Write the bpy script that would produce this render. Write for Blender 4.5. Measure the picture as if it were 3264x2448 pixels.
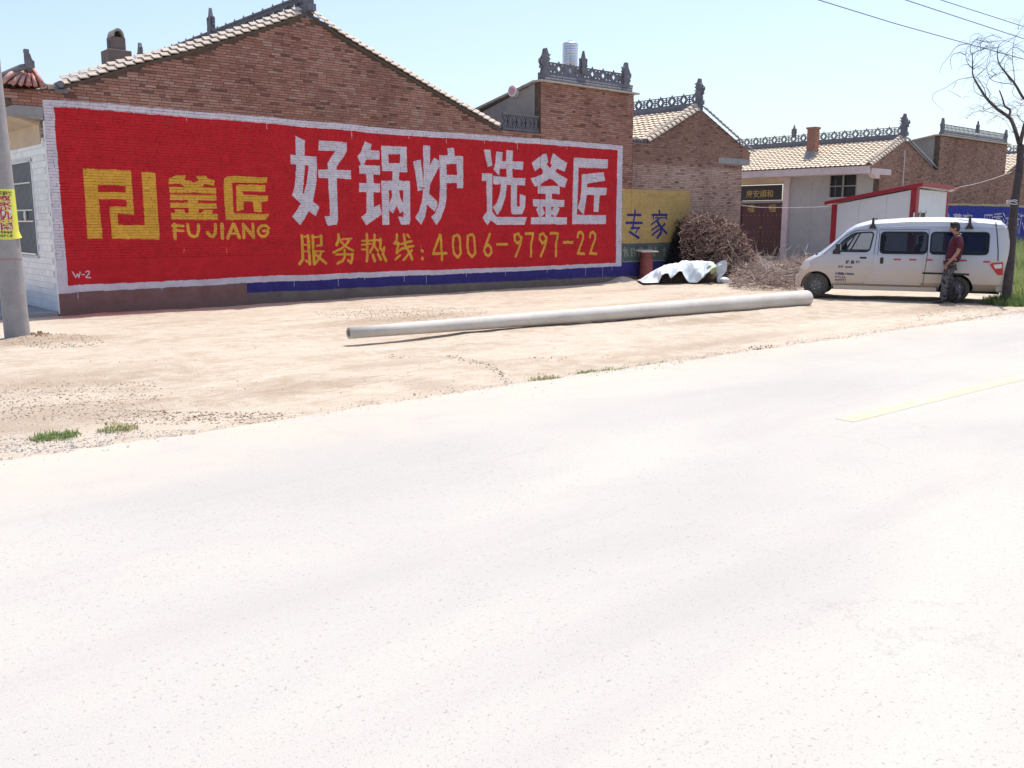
import bpy, bmesh, math, random, json
import numpy as np
from mathutils import Vector, Matrix, noise

for o in list(bpy.data.objects): bpy.data.objects.remove(o)
SC = bpy.context.scene
COL = SC.collection
random.seed(7)

# ------------------------------------------------------------------ camera
# world frame: X runs along the painted wall, -Y is the street side, Z up, metres
CR = Vector((0.75065305, -0.66069338, 0.00206313))
CU = Vector((0.11220380, 0.13055747, 0.98507109))
CF = Vector((0.65109930, 0.73921513, -0.17213567))
CLOC = Vector((-4.93328, -18.25417, 1.7))
cd = bpy.data.cameras.new('camera'); cam = bpy.data.objects.new('camera', cd); COL.objects.link(cam)
cd.sensor_width = 36; cd.lens = 36 * 2930 / 3264; cd.clip_start = 0.1; cd.clip_end = 3000
M = Matrix((CR, CU, -CF)).transposed().to_4x4(); M.translation = CLOC
cam.matrix_world = M
SC.camera = cam

# ------------------------------------------------------------------ sky, sun, exposure
SUN = Vector((0.325, 0.095, 0.94)).normalized()
SUN_EL = math.asin(SUN.z)
w = bpy.data.worlds.new('World'); SC.world = w; w.use_nodes = True
nt = w.node_tree; bg = nt.nodes['Background']
sky = nt.nodes.new('ShaderNodeTexSky'); sky.sky_type = 'NISHITA'; sky.sun_disc = False
sky.sun_elevation = SUN_EL; sky.sun_rotation = math.atan2(SUN.x, SUN.y)
sky.altitude = 300; sky.air_density = 1.0; sky.dust_density = 3.1; sky.ozone_density = 1.2
nt.links.new(sky.outputs[0], bg.inputs[0]); bg.inputs[1].default_value = 0.15
ld = bpy.data.lights.new('sun', 'SUN'); ld.energy = 3.4; ld.angle = math.radians(0.5); ld.color = (1, 0.965, 0.91)
lo = bpy.data.objects.new('sun', ld); COL.objects.link(lo)
lo.rotation_euler = (-SUN).to_track_quat('-Z', 'Y').to_euler(); lo.location = (0, 0, 30)
SC.view_settings.view_transform = 'Standard'; SC.view_settings.look = 'None'
SC.view_settings.gamma = 1.0; SC.view_settings.use_curve_mapping = False
SC.view_settings.exposure = 0.58

# ------------------------------------------------------------------ helpers
def ray(px, py):
    return (CF * 2930 + CR * (px - 1632) - CU * (py - 1224)).normalized()
def on_y(px, py, Y=0.0):
    d = ray(px, py); return CLOC + d * ((Y - CLOC.y) / d.y)
def on_x(px, py, X=0.0):
    d = ray(px, py); return CLOC + d * ((X - CLOC.x) / d.x)
def on_z(px, py, Z=0.0):
    d = ray(px, py); return CLOC + d * ((Z - CLOC.z) / d.z)
def at_d(px, py, dist):
    d = ray(px, py); return CLOC + d * (dist / d.dot(CF))

def link(o, parent=None):
    COL.objects.link(o)
    if parent: o.parent = parent
    return o

class MB:
    def __init__(s): s.v = []; s.f = []; s.m = []; s.mi = 0
    def add(s, vs, fs):
        n = len(s.v); s.v.extend([tuple(p) for p in vs]); s.f.extend([tuple(i + n for i in f) for f in fs]); s.m.extend([s.mi] * len(fs))
    def box(s, x0, x1, y0, y1, z0, z1, M=None):
        vs = [Vector((x, y, z)) for z in (z0, z1) for y in (y0, y1) for x in (x0, x1)]
        if M is not None: vs = [M @ p for p in vs]
        s.add(vs, [(0, 2, 3, 1), (4, 5, 7, 6), (0, 1, 5, 4), (2, 6, 7, 3), (0, 4, 6, 2), (1, 3, 7, 5)])
    def bar(s, a, b, w_, d_=None, up=Vector((0, 0, 1))):
        a = Vector(a); b = Vector(b); t = (b - a); L = t.length
        if L < 1e-6: return
        t /= L; d_ = d_ or w_
        x = t.cross(up)
        if x.length < 1e-4: x = t.cross(Vector((0, 1, 0)))
        x.normalize(); y = x.cross(t).normalized()
        vs = []
        for c in (a, b):
            for i, j in ((-1, -1), (1, -1), (1, 1), (-1, 1)): vs.append(c + x * (i * w_ / 2) + y * (j * d_ / 2))
        s.add(vs, [(0, 3, 2, 1), (4, 5, 6, 7), (0, 1, 5, 4), (1, 2, 6, 5), (2, 3, 7, 6), (3, 0, 4, 7)])
    def prism(s, pts, axis, a, b):
        # pts 2D polygon; axis 'x': pts=(y,z); 'y': pts=(x,z); 'z': pts=(x,y)
        def P(p, c):
            return (c, p[0], p[1]) if axis == 'x' else ((p[0], c, p[1]) if axis == 'y' else (p[0], p[1], c))
        n = len(pts); vs = [P(p, a) for p in pts] + [P(p, b) for p in pts]
        s.add(vs, [tuple(range(n)), tuple(range(2 * n - 1, n - 1, -1))] + [(i, i + n, (i + 1) % n + n, (i + 1) % n) for i in range(n)])
    def tube(s, path, r, n=8, cap=True):
        path = [Vector(p) for p in path]
        rs = r if isinstance(r, (list, tuple)) else [r] * len(path)
        vs = []; prev = None
        for i, p in enumerate(path):
            t = (path[min(i + 1, len(path) - 1)] - path[max(i - 1, 0)])
            if t.length < 1e-9: t = Vector((0, 0, 1))
            t.normalize()
            if prev is None:
                x = t.orthogonal().normalized()
            else:
                x = prev - t * prev.dot(t)
                x = x.normalized() if x.length > 1e-5 else t.orthogonal().normalized()
            prev = x; y = t.cross(x)
            for k in range(n):
                a = 2 * math.pi * k / n
                vs.append(p + (x * math.cos(a) + y * math.sin(a)) * rs[i])
        fs = []
        for i in range(len(path) - 1):
            for k in range(n):
                fs.append((i * n + k, i * n + (k + 1) % n, (i + 1) * n + (k + 1) % n, (i + 1) * n + k))
        if cap:
            fs.append(tuple(range(n - 1, -1, -1))); L = (len(path) - 1) * n; fs.append(tuple(range(L, L + n)))
        s.add(vs, fs)
    def lathe(s, prof, c=(0, 0, 0), n=24, axis='z'):
        vs = []
        for r, h in prof:
            for k in range(n):
                a = 2 * math.pi * k / n; x, y = r * math.cos(a), r * math.sin(a)
                p = (x, y, h) if axis == 'z' else ((x, h, y) if axis == 'y' else (h, x, y))
                vs.append((p[0] + c[0], p[1] + c[1], p[2] + c[2]))
        fs = [(i * n + k, i * n + (k + 1) % n, (i + 1) * n + (k + 1) % n, (i + 1) * n + k) for i in range(len(prof) - 1) for k in range(n)]
        s.add(vs, fs)
    def ball(s, c, r, n=8, sc=(1, 1, 1)):
        pr = [(max(1e-4, math.sin(math.pi * i / n)) * r, -math.cos(math.pi * i / n) * r) for i in range(n + 1)]
        vs = []
        for rr, h in pr:
            for k in range(2 * n):
                a = math.pi * k / n
                vs.append((c[0] + rr * math.cos(a) * sc[0], c[1] + rr * math.sin(a) * sc[1], c[2] + h * sc[2]))
        m = 2 * n
        s.add(vs, [(i * m + k, i * m + (k + 1) % m, (i + 1) * m + (k + 1) % m, (i + 1) * m + k) for i in range(n) for k in range(m)])
    def mesh(s, name, mats, smooth=False, fix=True):
        me = bpy.data.meshes.new(name); me.from_pydata(s.v, [], s.f)
        for m_ in (mats if isinstance(mats, (list, tuple)) else [mats]): me.materials.append(m_)
        if any(s.m): me.polygons.foreach_set('material_index', s.m)
        if smooth: me.polygons.foreach_set('use_smooth', [True] * len(me.polygons))
        me.update()
        if fix and len(s.f) < 20000:
            bm = bmesh.new(); bm.from_mesh(me); bmesh.ops.recalc_face_normals(bm, faces=bm.faces); bm.to_mesh(me); bm.free()
        return me
    def build(s, name, mats, parent=None, smooth=False, bevel=0, loc=None, angle=None, fix=True, **tags):
        o = bpy.data.objects.new(name, s.mesh(name, mats, smooth, fix)); link(o, parent)
        if loc is not None: o.location = loc
        if bevel:
            b = o.modifiers.new('bevel', 'BEVEL'); b.width = bevel; b.segments = 2; b.limit_method = 'ANGLE'; b.angle_limit = math.radians(40)
        for k, v_ in tags.items(): o[k] = v_
        return o

def thing(name, label, cat, loc=(0, 0, 0), rz=0, group=None):
    o = bpy.data.objects.new(name, None); COL.objects.link(o); o.location = loc; o.rotation_euler = (0, 0, rz)
    o.empty_display_size = 0.2
    tag(o, label, cat, group); return o
def tag(o, label=None, cat=None, group=None, kind=None):
    if label: o['label'] = label
    if cat: o['category'] = cat
    if group: o['group'] = group
    if kind: o['kind'] = kind
    return o
def inst(src_mesh, name, parent, M=None):
    o = bpy.data.objects.new(name, src_mesh); COL.objects.link(o); o.parent = parent
    if M is not None: o.matrix_local = M
    return o

# ------------------------------------------------------------------ materials
def newmat(name):
    m = bpy.data.materials.new(name); m.use_nodes = True
    nt = m.node_tree; return m, nt, nt.nodes['Principled BSDF']
def N(nt, t, **kw):
    n = nt.nodes.new(t)
    for k, v in kw.items(): setattr(n, k, v)
    return n
def L(nt, a, b): nt.links.new(a, b)
def mix(nt, fac, a, b, blend='MIX'):
    n = N(nt, 'ShaderNodeMix', data_type='RGBA', blend_type=blend)
    for i, val in ((0, fac), (6, a), (7, b)):
        if hasattr(val, 'links'): L(nt, val, n.inputs[i])
        else: n.inputs[i].default_value = val if i == 0 else (tuple(val) + (1,) if len(val) == 3 else val)
    return n.outputs[2]
def math_(nt, op, a, b=0.0, c=None, clamp=False):
    n = N(nt, 'ShaderNodeMath', operation=op); n.use_clamp = clamp
    for i, val in enumerate((a, b) if c is None else (a, b, c)):
        if hasattr(val, 'links'): L(nt, val, n.inputs[i])
        else: n.inputs[i].default_value = val
    return n.outputs[0]
def ramp(nt, v, lo, hi, a=0.0, b=1.0):
    n = N(nt, 'ShaderNodeMapRange'); n.inputs[1].default_value = lo; n.inputs[2].default_value = hi
    n.inputs[3].default_value = a; n.inputs[4].default_value = b; L(nt, v, n.inputs[0]); return n.outputs[0]
def tex(nt, vec, scale, detail=4, rough=0.55, kind='noise', dist=0.0):
    if kind == 'noise':
        n = N(nt, 'ShaderNodeTexNoise'); n.inputs['Detail'].default_value = detail; n.inputs['Roughness'].default_value = rough; n.inputs['Distortion'].default_value = dist
    else:
        n = N(nt, 'ShaderNodeTexVoronoi')
    n.inputs['Scale'].default_value = scale
    if vec is not None: L(nt, vec, n.inputs['Vector'])
    return n
def pos(nt, sc=(1, 1, 1)):
    g = N(nt, 'ShaderNodeNewGeometry'); m = N(nt, 'ShaderNodeVectorMath', operation='MULTIPLY'); L(nt, g.outputs['Position'], m.inputs[0]); m.inputs[1].default_value = sc
    return m.outputs[0]
def bump(nt, h, strength, dist, bsdf):
    b = N(nt, 'ShaderNodeBump'); b.inputs['Strength'].default_value = strength; b.inputs['Distance'].default_value = dist
    L(nt, h, b.inputs['Height']); L(nt, b.outputs[0], bsdf.inputs['Normal'])
def plain(name, col, rough=0.8, var=0.25, scale=6.0, col2=None, bmp=0.3, bd=0.004, metal=0.0, sc=(1, 1, 1), bscale=None, spec=None):
    """two-tone mottled procedural surface with fine relief"""
    m, nt, b = newmat(name); v = pos(nt, sc)
    c2 = col2 or tuple(min(1, c * (1 - var)) for c in col)
    n1 = tex(nt, v, scale, 6, 0.6); n2 = tex(nt, v, scale * 7, 3, 0.6)
    f = math_(nt, 'ADD', ramp(nt, n1.outputs[0], 0.35, 0.65, 0, 0.7), ramp(nt, n2.outputs[0], 0.3, 0.7, -0.15, 0.3), clamp=True)
    L(nt, mix(nt, f, col, c2), b.inputs['Base Color'])
    b.inputs['Roughness'].default_value = rough; b.inputs['Metallic'].default_value = metal
    if spec is not None: b.inputs['Specular IOR Level'].default_value = spec
    if bmp:
        n3 = tex(nt, v, bscale or scale * 12, 4, 0.6); bump(nt, n3.outputs[0], bmp, bd, b)
    return m

PAINT = '''[["W",0,[496.3,352.6,518.9,344.6,516.8,312.8,546.4,311.5,545.6,291,543.7,262.2,541.6,248.4,537.9,234.5,533.3,216.5,549.5,205,539.1,184.8,523,195.7,516.3,186,500.7,165.3,482.2,183,491,192.7,504.1,211.3,483.4,227.9,490.2,245.6,493.4,267.4,495.3,293,483.1,293.2,483.3,313.2,496.1,312.5]],["R",0,[516,292.5,524.6,292.9,524,279.3,519.1,254.6,512,232.6,509.4,232.5,512.4,261.2,515.3,276.2]],["W",0,[552.5,346.5,622.6,345.1,622.8,328.4,611.5,310.4,594.5,291.6,594.3,284.7,630.6,285.4,631.6,265.7,594.5,266.6,594.4,242.8,594.9,207.7,594.4,172.4,591.7,165.3,568,163.9,560.7,184.2,575.2,184.3,574.7,214.4,573.6,242.3,572.9,266.6,548.7,267.2,548.1,285,572.5,285.2,572.1,297.6,582.3,311.9,593.3,325.5,551.4,325.4]],["W",0,[669.6,351.3,687.4,345.2,684.4,332.3,708.6,331.4,708.4,312,672.7,311.1,666.3,298.8,708.6,298.4,708,277.5,690.7,279,690.1,258.9,708.4,258,707.9,238.4,689.5,238.7,690.3,204.7,706.3,211.4,711.8,188.8,668.3,164.6,655.2,182.6,670,191.4,671.4,238.3,651.7,237.8,652.4,257.8,671.6,258.4,671.7,279.1,653,279.1,652.7,296.8,658.7,297.8,656.3,304,649.1,316.4,659.6,326.8]],["W",0,[713.3,343.1,783.8,344,784.3,286,761.6,285.9,761.1,266.4,792.2,265.6,791.2,172.9,788.3,165.4,765.2,164.6,756.5,183.2,772,182.6,772.3,196.7,762.2,191.4,753.5,208.4,742.2,190.5,731.7,199.3,731.7,164.6,712.6,164.6,712.6,216.6,711.2,264.6,742.6,265.5,742.4,287.4,714.1,286.3]],["R",0,[733,324.7,766.1,326.3,764.8,305.8,733.4,304.5]],["R",0,[731.9,243.3,740.8,243.5,740.4,228.8,732.3,212.5]],["R",0,[760.6,244,772.5,245,771.8,215.4,763,227.8]],["W",0,[802.4,311.8,824.6,317.5,829.7,268.7,829.7,248.8,814.7,243,810.9,266.8]],["W",0,[831.2,350.3,851.8,351.4,851.1,306.4,863.5,324.7,877.5,318.5,879,304.8,862.9,282.1,850.3,261.1,847.4,240.3,872.5,221.4,872.4,214.4,864.2,197.5,843.4,211.9,840.8,211.2,835.1,184.8,822.7,165.3,805.8,181.8,816.3,195.7,825.4,219.2,829.2,239.9,831.6,281.1,832,321.9]],["W",0,[903.6,348.7,923.3,349.8,926.7,331.2,952.3,331.7,951.6,254.7,932.8,254.2,932.1,266.9,900.2,266,899,227.4,895.5,209.1,880.8,179.4,868.1,165.3,852.6,184.9,865,193.3,877.8,220.1,880.1,255,879.4,331,906.1,331.6]],["R",0,[900.8,310.5,932,312.6,932.3,286.6,900.5,285.5]],["W",0,[1017.9,350.5,1039,351.6,1046.6,313.8,1031.1,308.8]],["W",0,[1059.3,348.3,1079.9,347.2,1078.9,325.3,1092.8,326,1092.7,353.7,1114.7,353.4,1114.8,326.9,1151.4,327.8,1150.5,306.2,1113.8,308.5,1113.9,285.6,1158.9,286.3,1157.9,267.5,1130.2,267.5,1129.8,212.9,1139.7,212.3,1140.5,245.3,1160.2,240.5,1159.3,212.5,1149,193.5,1113.2,193.2,1109.1,201.4,1109.3,266.9,1094.9,267.3,1090.9,238.3,1076.9,205.5,1063.1,190.6,1048.3,208.9,1061.1,221.6,1071,242.3,1075,268.2,1049.4,266.7,1048.5,287.8,1093.8,286.4,1093.8,307,1072,306.8,1068.1,289.2,1050.5,303.1,1057.3,325.1]],["W",0,[1011.9,293,1045.6,293.5,1045.8,197.8,1061.1,185.4,1164.7,186,1157.5,166.2,1061.1,166.1,1041.4,177.2,1029.7,164.6,1013.3,184.4,1028.8,199.1,1026.2,274.7,1011.8,274.3]],["W",0,[1222.3,350.3,1233.9,351.5,1241.9,331.3,1235.1,325.5,1246,314.3,1255.7,321.6,1248.8,328.2,1257.2,352.7,1265.1,351,1312.3,330.9,1303.6,308.1,1275.5,315.4,1267.7,306.8,1313.1,288.1,1304.3,265.2,1284.2,269.6,1285.5,247.9,1255.7,247.2,1255.9,232.6,1302.5,232.7,1302.7,215,1277,214.6,1286.1,209.8,1275.3,191.3,1269.4,187,1313.8,185.8,1314.1,167.2,1179.9,167.1,1180.8,185.1,1210.5,185.3,1198.8,205.3,1206.4,213,1187.2,214.8,1187.1,232,1233.3,232.2,1233.1,247.4,1204.1,247.5,1203.9,266.7,1192.5,265.7,1177.2,286.4,1198,289.9,1220.9,299.5,1221.8,307.8,1214,315.7,1193.1,304.7,1181.6,325.3]],["R",0,[1248.3,288.1,1276.1,275,1280.2,268.8,1211.6,266.9,1219.3,274.7]],["R",0,[1221.8,213.2,1232.6,213.3,1233.8,186.1,1217.3,186,1230.8,195.9]],["R",0,[1255.1,213.6,1263.1,213,1255.3,198.9]],["R",0,[1254.4,193.3,1267.4,187,1254.5,186.2]],["W",0,[1337.5,345.8,1474,347.3,1473.7,322.5,1356.5,320,1352.9,192.6,1470.8,192.7,1470.4,168.1,1334.7,167.2,1335.1,255.4]],["W",0,[1369.3,302.7,1456.5,311.6,1463.6,289.2,1391.9,278.3,1391.1,268.2,1470.8,268.8,1469.6,248.9,1443,247.6,1438.8,201.3,1419.3,201.8,1420.3,247.9,1390.5,248,1380.1,193.5,1376.9,194.2,1354.6,210.6,1365.5,234.5,1369,270.5]],["Y",0,[60.1,266.1,146.7,266.7,147.2,226.4,147.6,184.3,116.8,186.4,116.1,164.5,166.6,164.5,166.5,265.1,192.8,265.6,193.5,147.2,192.2,137.7,103.1,139,102.7,197.6,134.8,199.4,135.3,212.8,84.4,211.9,85.9,152.5,85.5,139.7,58.9,138.6,60.4,211]],["R",0,[84.6,238.4,134.9,238,134.8,225.6,83.6,224.9]],["Y",0,[234.1,261.3,253.5,261.5,248.9,251.9,262.3,251.8,268.3,248.1,279.1,253.4,273.3,261.6,294.9,262.4,297.3,257.4,311.5,254.4,310.9,243.3,291.3,246.7,283.6,240,313.9,239.3,313.2,227.1,279.7,228.4,267.3,230.6,258.7,227.4,218.8,227,218.1,239.2,250.1,239.1,240.3,245.8,218.3,243.2,218.5,254.4]],["Y",0,[219.6,224.1,313.1,225.1,313.6,213.9,275.7,214.3,274.4,209.2,313.3,208.8,313.8,198.1,275.8,197.7,275.3,188.6,279,188.6,287.3,195.3,306.1,195.5,303,188.3,314.8,187.4,315,175.6,219.2,175.7,218.9,188.1,228.1,188.7,227,195.1,245.5,195.8,248.1,188.4,254.3,188.4,255,198.9,218.6,199,218.7,208.3,255.1,208.9,255.3,213.9,219,213.3]],["Y",0,[332.2,256.6,338.5,261.8,355.1,263.4,427.6,262.2,425.3,251.6,348.8,249.9,349,190.2,353.3,187.7,429.3,187.2,419.9,175,331.6,174.6,330.5,236.2]],["Y",0,[357.4,244,365.3,246.3,422.8,246.8,420.9,233.1,369.6,233,372.6,226.3,427.5,224.8,425.8,213.7,411.8,212.4,411.4,191.3,394.7,191.2,392.9,212.6,372.5,212.3,371.1,195.7,356.3,191.9]],["Y",7,[224.1,165.8,224,139.4]],["Y",5.5,[220.5,163.8,241.5,163.8]],["Y",5,[221.4,154.4,240.9,154.3]],["Y",6,[250.9,165.8,251.3,154.3,254.9,145.2,262,142.1,269.6,145.1,272.2,154.2,272.9,165.8]],["Y",6.4,[308.2,165.9,307.3,148.9,302.6,142.8,296.2,143.9,291.2,150]],["Y",7.4,[322.3,165.9,322,139]],["Y",6.9,[346.6,165.9,333.5,138.4]],["Y",7.3,[348.2,165.9,358.6,138.7]],["Y",4.2,[336.7,147.7,353.4,147.6]],["Y",6.5,[369,165.9,368.7,138.6]],["Y",6.9,[369.5,164.3,390.4,140]],["Y",6.1,[390,165.9,390.4,138.4]],["Y",5.9,[425,157.9,419.4,163.3,411.2,163.8,404,159,400.8,152.1,403.4,145.2,410.1,140.4,418.3,141.9,423.3,147.2,423.5,152.6,413,152.6]],["Y",6.5,[503.2,142.9,502.7,91.8,494.2,81.9]],["Y",6.7,[517.8,142.8,519.4,81.2]],["Y",4.2,[519.4,82.7,509.9,89.5]],["Y",3.6,[503.1,140.8,517.7,140.7]],["Y",3.6,[502.4,123.5,517,123.3]],["Y",3.6,[501.8,109.2,516.4,108.9]],["Y",6.5,[529.2,142.7,530.1,80.9]],["Y",3.9,[529.1,139.8,552.3,139.7]],["Y",6.3,[549.8,141.9,549.9,121.4]],["Y",3.9,[549.9,121.4,538.2,120.2]],["Y",3.7,[529.5,108.7,556.1,108.2]],["Y",5.3,[549.4,107.6,543.8,93.8,533.4,82.3]],["Y",5.9,[534.2,102.7,543.8,93.8,560.1,81.6]],["Y",6.6,[594.6,143,594.3,134.2,588.7,120.9]],["Y",4.3,[599.4,132.6,627.2,134.6]],["Y",5.1,[623.7,133.9,611,119.1,600.4,111.8,579.6,104.1]],["Y",5.1,[599.2,128.2,611,117.6,631.6,106.8]],["Y",4.5,[586.2,99.5,630.4,99.3]],["Y",6.1,[627.8,99.4,627.5,88.9,624.5,79.9,616.9,86.1]],["Y",5.6,[608.9,108.7,608.4,93.8,602.9,85,589,79.3]],["Y",6.5,[669.1,144,668.8,103.1]],["Y",4.1,[655.3,129.1,700.4,130.9]],["Y",3.8,[654.1,120,678.4,122.7]],["Y",3.8,[654.7,109.4,670.8,109.2]],["Y",6.2,[689.8,142.4,688.3,121.1,676,103]],["Y",5.2,[683.8,122.7,697.9,105.6]],["Y",5.8,[702.2,128.5,706,133.1,704.5,111.7,712.6,102.3,715.6,113]],["Y",6.6,[668.7,98.5,666.4,83.4]],["Y",7.2,[683.1,96.7,688.2,82.8]],["Y",6.6,[697.7,98,704.7,85.5]],["Y",6.7,[710.6,97.7,719.4,82]],["Y",6.7,[751.8,142,750.5,126.5,744.7,121.9,756.1,121.7,750.9,103.1,749.9,100]],["Y",4.8,[749.9,100,763.3,107.6]],["Y",5.3,[745.7,84.5,759.2,93.6]],["Y",6.7,[771.7,141.8,775,116.8,788.1,96.1,793.6,83.3]],["Y",5.9,[763.6,120.1,792.5,126]],["Y",5.9,[765.3,109.1,798.1,114.9]],["Y",5.4,[794.1,105.5,782.2,94.7,768.5,82.4]],["Y",5.6,[781.3,141.8,786.9,135.5]],["Y",8,[823,103.7,824.4,103]],["Y",8.3,[824.1,85.5,824,84.7]],["Y",6.4,[877.5,141.8,856.1,96.9,896.4,97.2]],["Y",6.4,[880.1,141.8,883.1,81.9]],["Y",6.5,[931.5,141.5,919.4,137.4,917.8,116.6,920.3,95.6,932.2,86,941.7,95.2,940.6,120.5,938.1,137.2,931.5,141.5]],["Y",6.6,[977.5,142.2,965.2,138.1,963.7,117,966.2,95.8,978.5,86,988.3,95.4,987,120.9,984.4,137.9,977.5,142.2]],["Y",6.7,[1037.6,142.9,1024.8,117.3,1017.6,102.3,1021.8,91.5,1031.7,87,1041.7,95.4,1040.3,108.4,1033.2,115,1023.3,110.8]],["Y",6.7,[1061.9,116.3,1095.3,115.9]],["Y",6.9,[1144.3,131.2,1135.3,143.4,1121.9,140.2,1121.9,127,1132.4,118.1,1142.9,124.6,1145.8,133.4,1141.4,113.5,1125,85]],["Y",6.9,[1160.9,143.3,1188.4,143.1,1181,117.5,1179.7,83.8]],["Y",7,[1235.4,130.4,1225.8,142.9,1211.7,139.6,1211.9,126.1,1222.9,116.9,1233.9,123.6,1237,132.7,1232.4,112.3,1215.4,83]],["Y",7.1,[1251.8,142.8,1280.7,142.6,1273,116.3,1271.8,81.8]],["Y",7.2,[1303.2,118.2,1336.2,117.9]],["Y",7.3,[1356.1,131.7,1359.2,143.4,1369.3,145.6,1377.9,138.6,1376.5,124.4,1357,87.1,1382.5,85.4]],["Y",7.4,[1404.8,131.3,1408,143.1,1418.3,145.4,1427.2,138.2,1425.8,123.9,1405.9,86.1,1432,84.4]],["W",1.9,[27.5,79.1,32,68.4,35.8,74.4,37.8,68.2,40.6,77.7]],["W",1.6,[44,73.2,47.8,73.1]],["W",1.8,[50.6,77.4,53.7,79.5,57,78.1,55.8,73.7,50.3,67.7,58.3,67]],["B",7.8,[1563.7,194.8,1620.8,195.2]],["B",7.8,[1557.4,171.9,1627.9,172.1]],["B",7.2,[1595.8,208.5,1587.8,164.1,1583.3,154.5]],["B",6.8,[1580.7,156.9,1616.1,157.6]],["B",6.4,[1611.2,156.8,1600.7,144.9]],["B",8.3,[1573.9,145,1613.5,128.8]],["B",7.4,[1704.3,208.1,1707.3,200]],["B",7.4,[1673.1,195.6,1741,196.1]],["B",5.4,[1678.3,193.2,1678.7,183.5]],["B",5.5,[1738.5,193.7,1740.3,183.8]],["B",4.6,[1688.7,186.8,1735,187.1]],["B",5.4,[1704.2,183.6,1669.3,167.3]],["B",9,[1696.8,177.1,1712.9,160.8,1716.3,142.7,1699,128]],["B",5.9,[1702.5,164,1672.5,151.1]],["B",6.5,[1705.6,152.6,1675.7,136.4]],["B",6.6,[1733.2,169,1715.6,157.5]],["B",7.8,[1718.3,155.8,1742.4,140.9]],["T",4.8,[1552.7,100.7,1553.5,75.2]],["T",4.1,[1544.6,92.9,1563.7,94.2]],["T",4.1,[1559,91.1,1565.5,76.6]],["T",4.8,[1582.9,97,1583.7,76.2]],["T",4.2,[1592.6,98.5,1598.4,75.9]],["T",4.8,[1614.8,96.5,1615.6,75.5]],["T",4.2,[1624.6,99.6,1632.9,76.7]],["T",4.2,[1619.7,98.1,1632.1,97.9]],["T",4.6,[1659.5,100.7,1663.1,74.5]],["T",4.6,[1669.6,100.5,1683.5,74]],["T",4.3,[1687.6,97,1706.2,83.5]],["T",4.3,[1692.6,100.2,1688.6,73.9]],["T",5,[1731.5,96.3,1732.6,73]],["T",4,[1723.9,91.4,1744.8,91.1]],["W",6.3,[4064,211.7,4152,212.4,4161.2,170.9,4072.9,170.8,4064,211.7]],["W",5.5,[4092.4,210.9,4094.9,187.7]],["W",5.5,[4120.9,211.1,4128.6,187.9]],["W",6,[4177.3,216.8,4257,219.6]],["W",6,[4169.6,204,4271.1,205.7]],["W",6.4,[4219.6,218.2,4228.9,177.5]],["W",6,[4218.2,201,4180.4,179.5]],["W",6,[4228.9,201.1,4271.2,181.9]],["W",5.6,[4183.8,164.5,4269.3,166.7]],["W",6.1,[4264.3,164.5,4233.9,155.9,4233.4,134.3,4213.9,125.8]],["W",5.6,[4181.9,149.6,4273,150.5]],["W",7.3,[4278.5,220.8,4303.3,208]],["W",7.4,[4285,192.7,4304.5,179.8]],["W",7.4,[4284.8,123.2,4318.6,166.7]],["W",6.1,[4311.1,198.3,4400.3,198.7]],["W",6.5,[4332.4,201.7,4348.3,122.8]],["W",6.1,[4335.3,177.7,4304.2,134]],["W",6.1,[4340.9,177.7,4399,133.6]],["W",6.2,[4423.5,219.8,4480.4,221.4]],["W",6.2,[4429.7,217.7,4451.9,126.7]],["W",5.7,[4423.7,195.5,4486.5,196.9]],["W",6.2,[4458.2,217.9,4486.5,126.5]],["W",6.2,[4488.4,212.5,4552.3,214.1]],["W",6.7,[4509.1,222.7,4502.8,178,4498.2,126.4]],["W",6.7,[4526.1,178,4580.6,126]],["W",5.8,[4447.3,169,4476.1,169]],["W",5.9,[3677.7,215.9,3686.8,204.1]],["W",5.2,[3731.2,211.3,3813.3,209.9]],["W",5.2,[3744.1,204.5,3814.5,203.9]],["W",5.2,[3755.7,216.5,3758.8,200.6]],["W",5.2,[3790.7,216.8,3793.9,200.8]],["W",5.7,[3832.7,208.1,3929.3,208.7]],["W",5.7,[3879.7,217.5,3884.8,211.5]],["W",5.3,[3841,202,3925.7,202.5]],["W",5.3,[3846.5,186.9,3919.1,187.1]],["W",5.7,[3881.2,205.3,3860.2,166.6]],["W",3,[4245.8,104,4248.3,93.1]],["W",3.1,[4262.1,103.8,4264.6,92.9]],["W",2.6,[4247,98.5,4263.3,98.4]],["W",3.1,[4272.7,92.8,4278.4,103.7,4289.2,92.7]],["W",3.1,[4311.6,102.3,4297.9,102.4,4300.2,92.5,4313.9,92.4]],["W",3.1,[4339.3,102,4322.7,102.2,4325,92.3,4341.7,92.1]],["W",2.6,[4323.7,97.8,4340.4,97.6]]]'''
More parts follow.
